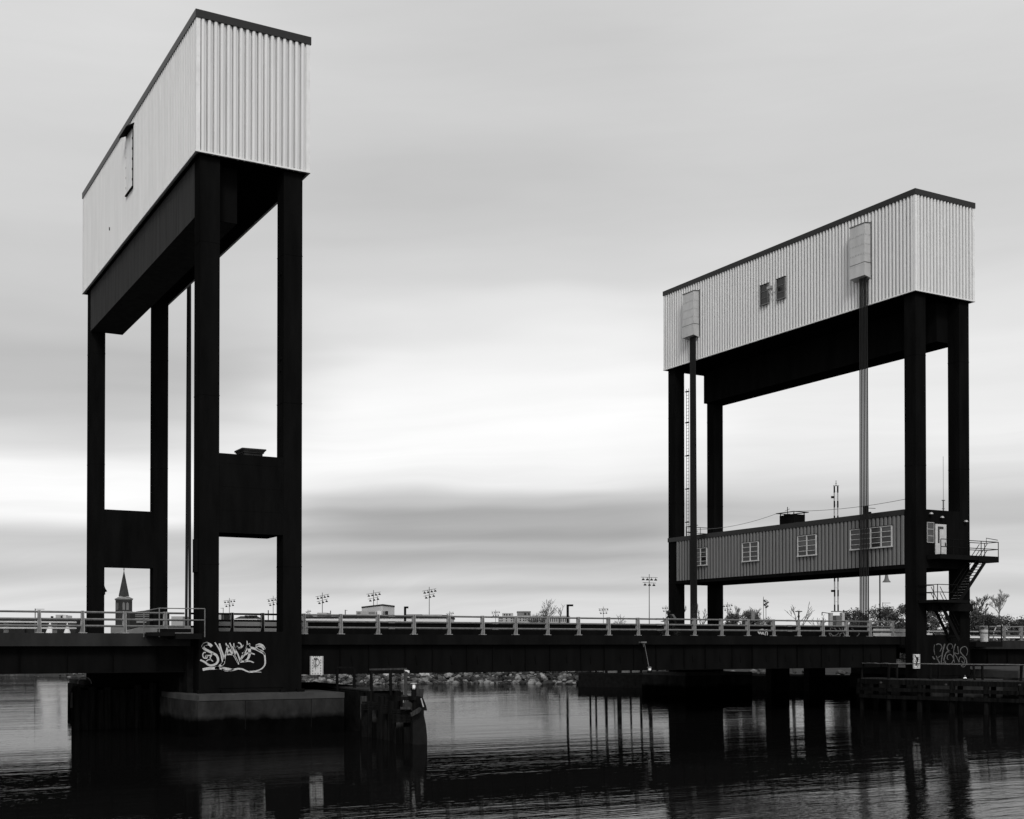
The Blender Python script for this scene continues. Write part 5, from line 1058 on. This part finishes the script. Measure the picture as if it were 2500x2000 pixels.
# ================================================================== CYCLIST
def skin_mesh(name, nodes, edges, m, parent, sub=2):
    me = bpy.data.meshes.new(name); me.from_pydata([n_[0] for n_ in nodes], edges, []); me.materials.append(MT[m]); o = bpy.data.objects.new(name, me); sc.collection.objects.link(o)
    o.parent = parent; o.location = (0, 0, 0) if parent.type == 'MESH' else -Vector(parent['org'])
    md = o.modifiers.new('skin', 'SKIN'); md.use_smooth_shade = True
    for i, n_ in enumerate(nodes): sv = me.skin_vertices[0].data[i]; rr_ = n_[1]; sv.radius = (rr_, rr_) if isinstance(rr_, (int, float)) else rr_
    me.skin_vertices[0].data[0].use_root = True
    s2 = o.modifiers.new('sub', 'SUBSURF'); s2.levels = sub; s2.render_levels = sub
    return o
hx_ = atv(1632, 1500, 65.5).x; fz = 4.96; py_ = 65.5
TP = thing('person', (hx_ + .4, py_, fz), 'cyclist in a dark jacket with grey backpack hunched behind the lift span railing', 'person')
def Q(x, y, z): return (hx_ + x, py_ + y, fz + z)
nodes = [(Q(.52, 0, .98), (.16, .13)), (Q(.40, 0, 1.14), (.15, .12)), (Q(.22, 0, 1.30), (.18, .13)), (Q(.10, 0, 1.40), (.12, .10)), (Q(.03, 0, 1.47), .06), (Q(-.02, 0, 1.54), .075), (Q(-.02, 0, 1.63), .095), (Q(0, 0, 1.70), .07),
 (Q(.10, -.18, 1.36), .075), (Q(-.05, -.24, 1.16), .052), (Q(-.27, -.22, 1.06), .038), (Q(-.34, -.22, 1.05), .03), (Q(.10, .18, 1.36), .075), (Q(-.05, .24, 1.16), .052), (Q(-.27, .22, 1.06), .038), (Q(-.34, .22, 1.05), .03),
 (Q(.50, -.1, .90), .10), (Q(.22, -.11, .62), .075), (Q(.38, -.12, .24), .045), (Q(.26, -.12, .17), .035), (Q(.50, .1, .90), .10), (Q(.14, .11, .80), .075), (Q(.22, .12, .46), .045), (Q(.10, .12, .40), .035)]
edges = [(0, 1), (1, 2), (2, 3), (3, 4), (4, 5), (5, 6), (6, 7), (3, 8), (8, 9), (9, 10), (10, 11), (3, 12), (12, 13), (13, 14), (14, 15), (0, 16), (16, 17), (17, 18), (18, 19), (0, 20), (20, 21), (21, 22), (22, 23)]
body = skin_mesh('body', nodes, edges, 'cloth_dark', TP)
fcs = skin_mesh('face', [(Q(-.075, 0, 1.61), (.06, .065)), (Q(-.115, 0, 1.60), .018), (Q(-.08, 0, 1.53), .035)], [(0, 1), (0, 2)], 'skin', TP, 1)
b = MB(); b.lathe(Q(.015, 0, 1.57), [(.06, 0), (.115, .05), (.118, .12), (.09, .17), (.03, .19)], 12); b.build('hair', 'hair', TP, True)
for s_ in (-1, 1):
    nd = [(Q(-.33, .22 * s_, 1.055), .03), (Q(-.37, .22 * s_, 1.06), .028)]; ed = [(0, 1)]
    for k_, dy_ in enumerate((-.03, -.01, .01, .03)): j = len(nd); nd += [(Q(-.40, .22 * s_ + dy_, 1.06), .0095), (Q(-.425 - .004 * k_, .22 * s_ + dy_, 1.04), .009), (Q(-.41, .22 * s_ + dy_, 1.02), .008)]; ed += [(1, j), (j, j + 1), (j + 1, j + 2)]
    j = len(nd); nd += [(Q(-.35, (.22 - .035) * s_, 1.04), .01), (Q(-.38, (.22 - .045) * s_, 1.025), .009)]; ed += [(0, j), (j, j + 1)]
    skin_mesh('hand', nd, ed, 'skin', TP, 1)
b = MB(); pr_ = [(hx_ + .14, fz + 1.50), (hx_ + .30, fz + 1.52), (hx_ + .50, fz + 1.30), (hx_ + .47, fz + 1.14), (hx_ + .36, fz + 1.22)]; b.prism(pr_, 'y', py_ - .15, py_ + .15); b.build('backpack', 'cloth_grey', TP)
TB = thing('bicycle', (hx_ + .2, py_, fz), 'dark bicycle ridden by the cyclist on the lift span sidewalk', 'bicycle')
for x in (-.42, .66):
    b = MB(); P = [Q(x + .33 * cos(a_), 0, .345 + .33 * sin(a_)) for a_ in [2 * pi * i / 28 for i in range(29)]]; b.tube(P, .018, 6); wh = b.build('wheel', 'rubber', TB); b = MB()
    for i in range(10): a_ = pi * i / 5; b.tube([Q(x, 0, .345), Q(x + .32 * cos(a_), 0, .345 + .32 * sin(a_))], .004, 3)
    b.build('spokes', 'pole', wh)
b = MB(); hd = Q(-.28, 0, .92); bbk = Q(.2, 0, .3); st_ = Q(.42, 0, .85)
for a_, c_ in ((hd, bbk), (hd, Q(.38, 0, .78)), (bbk, st_), (bbk, Q(.66, 0, .345)), (Q(.38, 0, .78), Q(.66, 0, .345)), (hd, Q(-.42, 0, .345)), (hd, Q(-.30, 0, 1.02))): b.tube([a_, c_], .017, 6)
b.build('frame', 'black', TB)
b = MB(); b.tube([Q(-.36, -.30, 1.05), Q(-.30, -.05, 1.03), Q(-.30, .05, 1.03), Q(-.36, .30, 1.05)], .014, 6); b.tube([Q(-.36, -.2, 1.05), Q(-.5, -.2, 1.1)], .012, 5); b.lathe(Q(-.56, -.2, 1.22), [(.03, 0), (.045, .03), (.03, .06)], 8); b.build('handlebar', 'black', TB)
b = MB(); b.bar(Q(.32, 0, .88), Q(.58, 0, .9), .13, .05); b.build('saddle', 'black', TB)
b = MB(); b.tube([Q(.2, -.1, .3), Q(.36, -.12, .17)], .012, 5); b.tube([Q(.2, .1, .3), Q(.06, .12, .42)], .012, 5); b.bar(Q(.28, -.12, .15), Q(.42, -.12, .15), .08, .02); b.bar(Q(.0, .12, .4), Q(.13, .12, .4), .08, .02); b.build('pedals', 'black', TB)
cleanup()
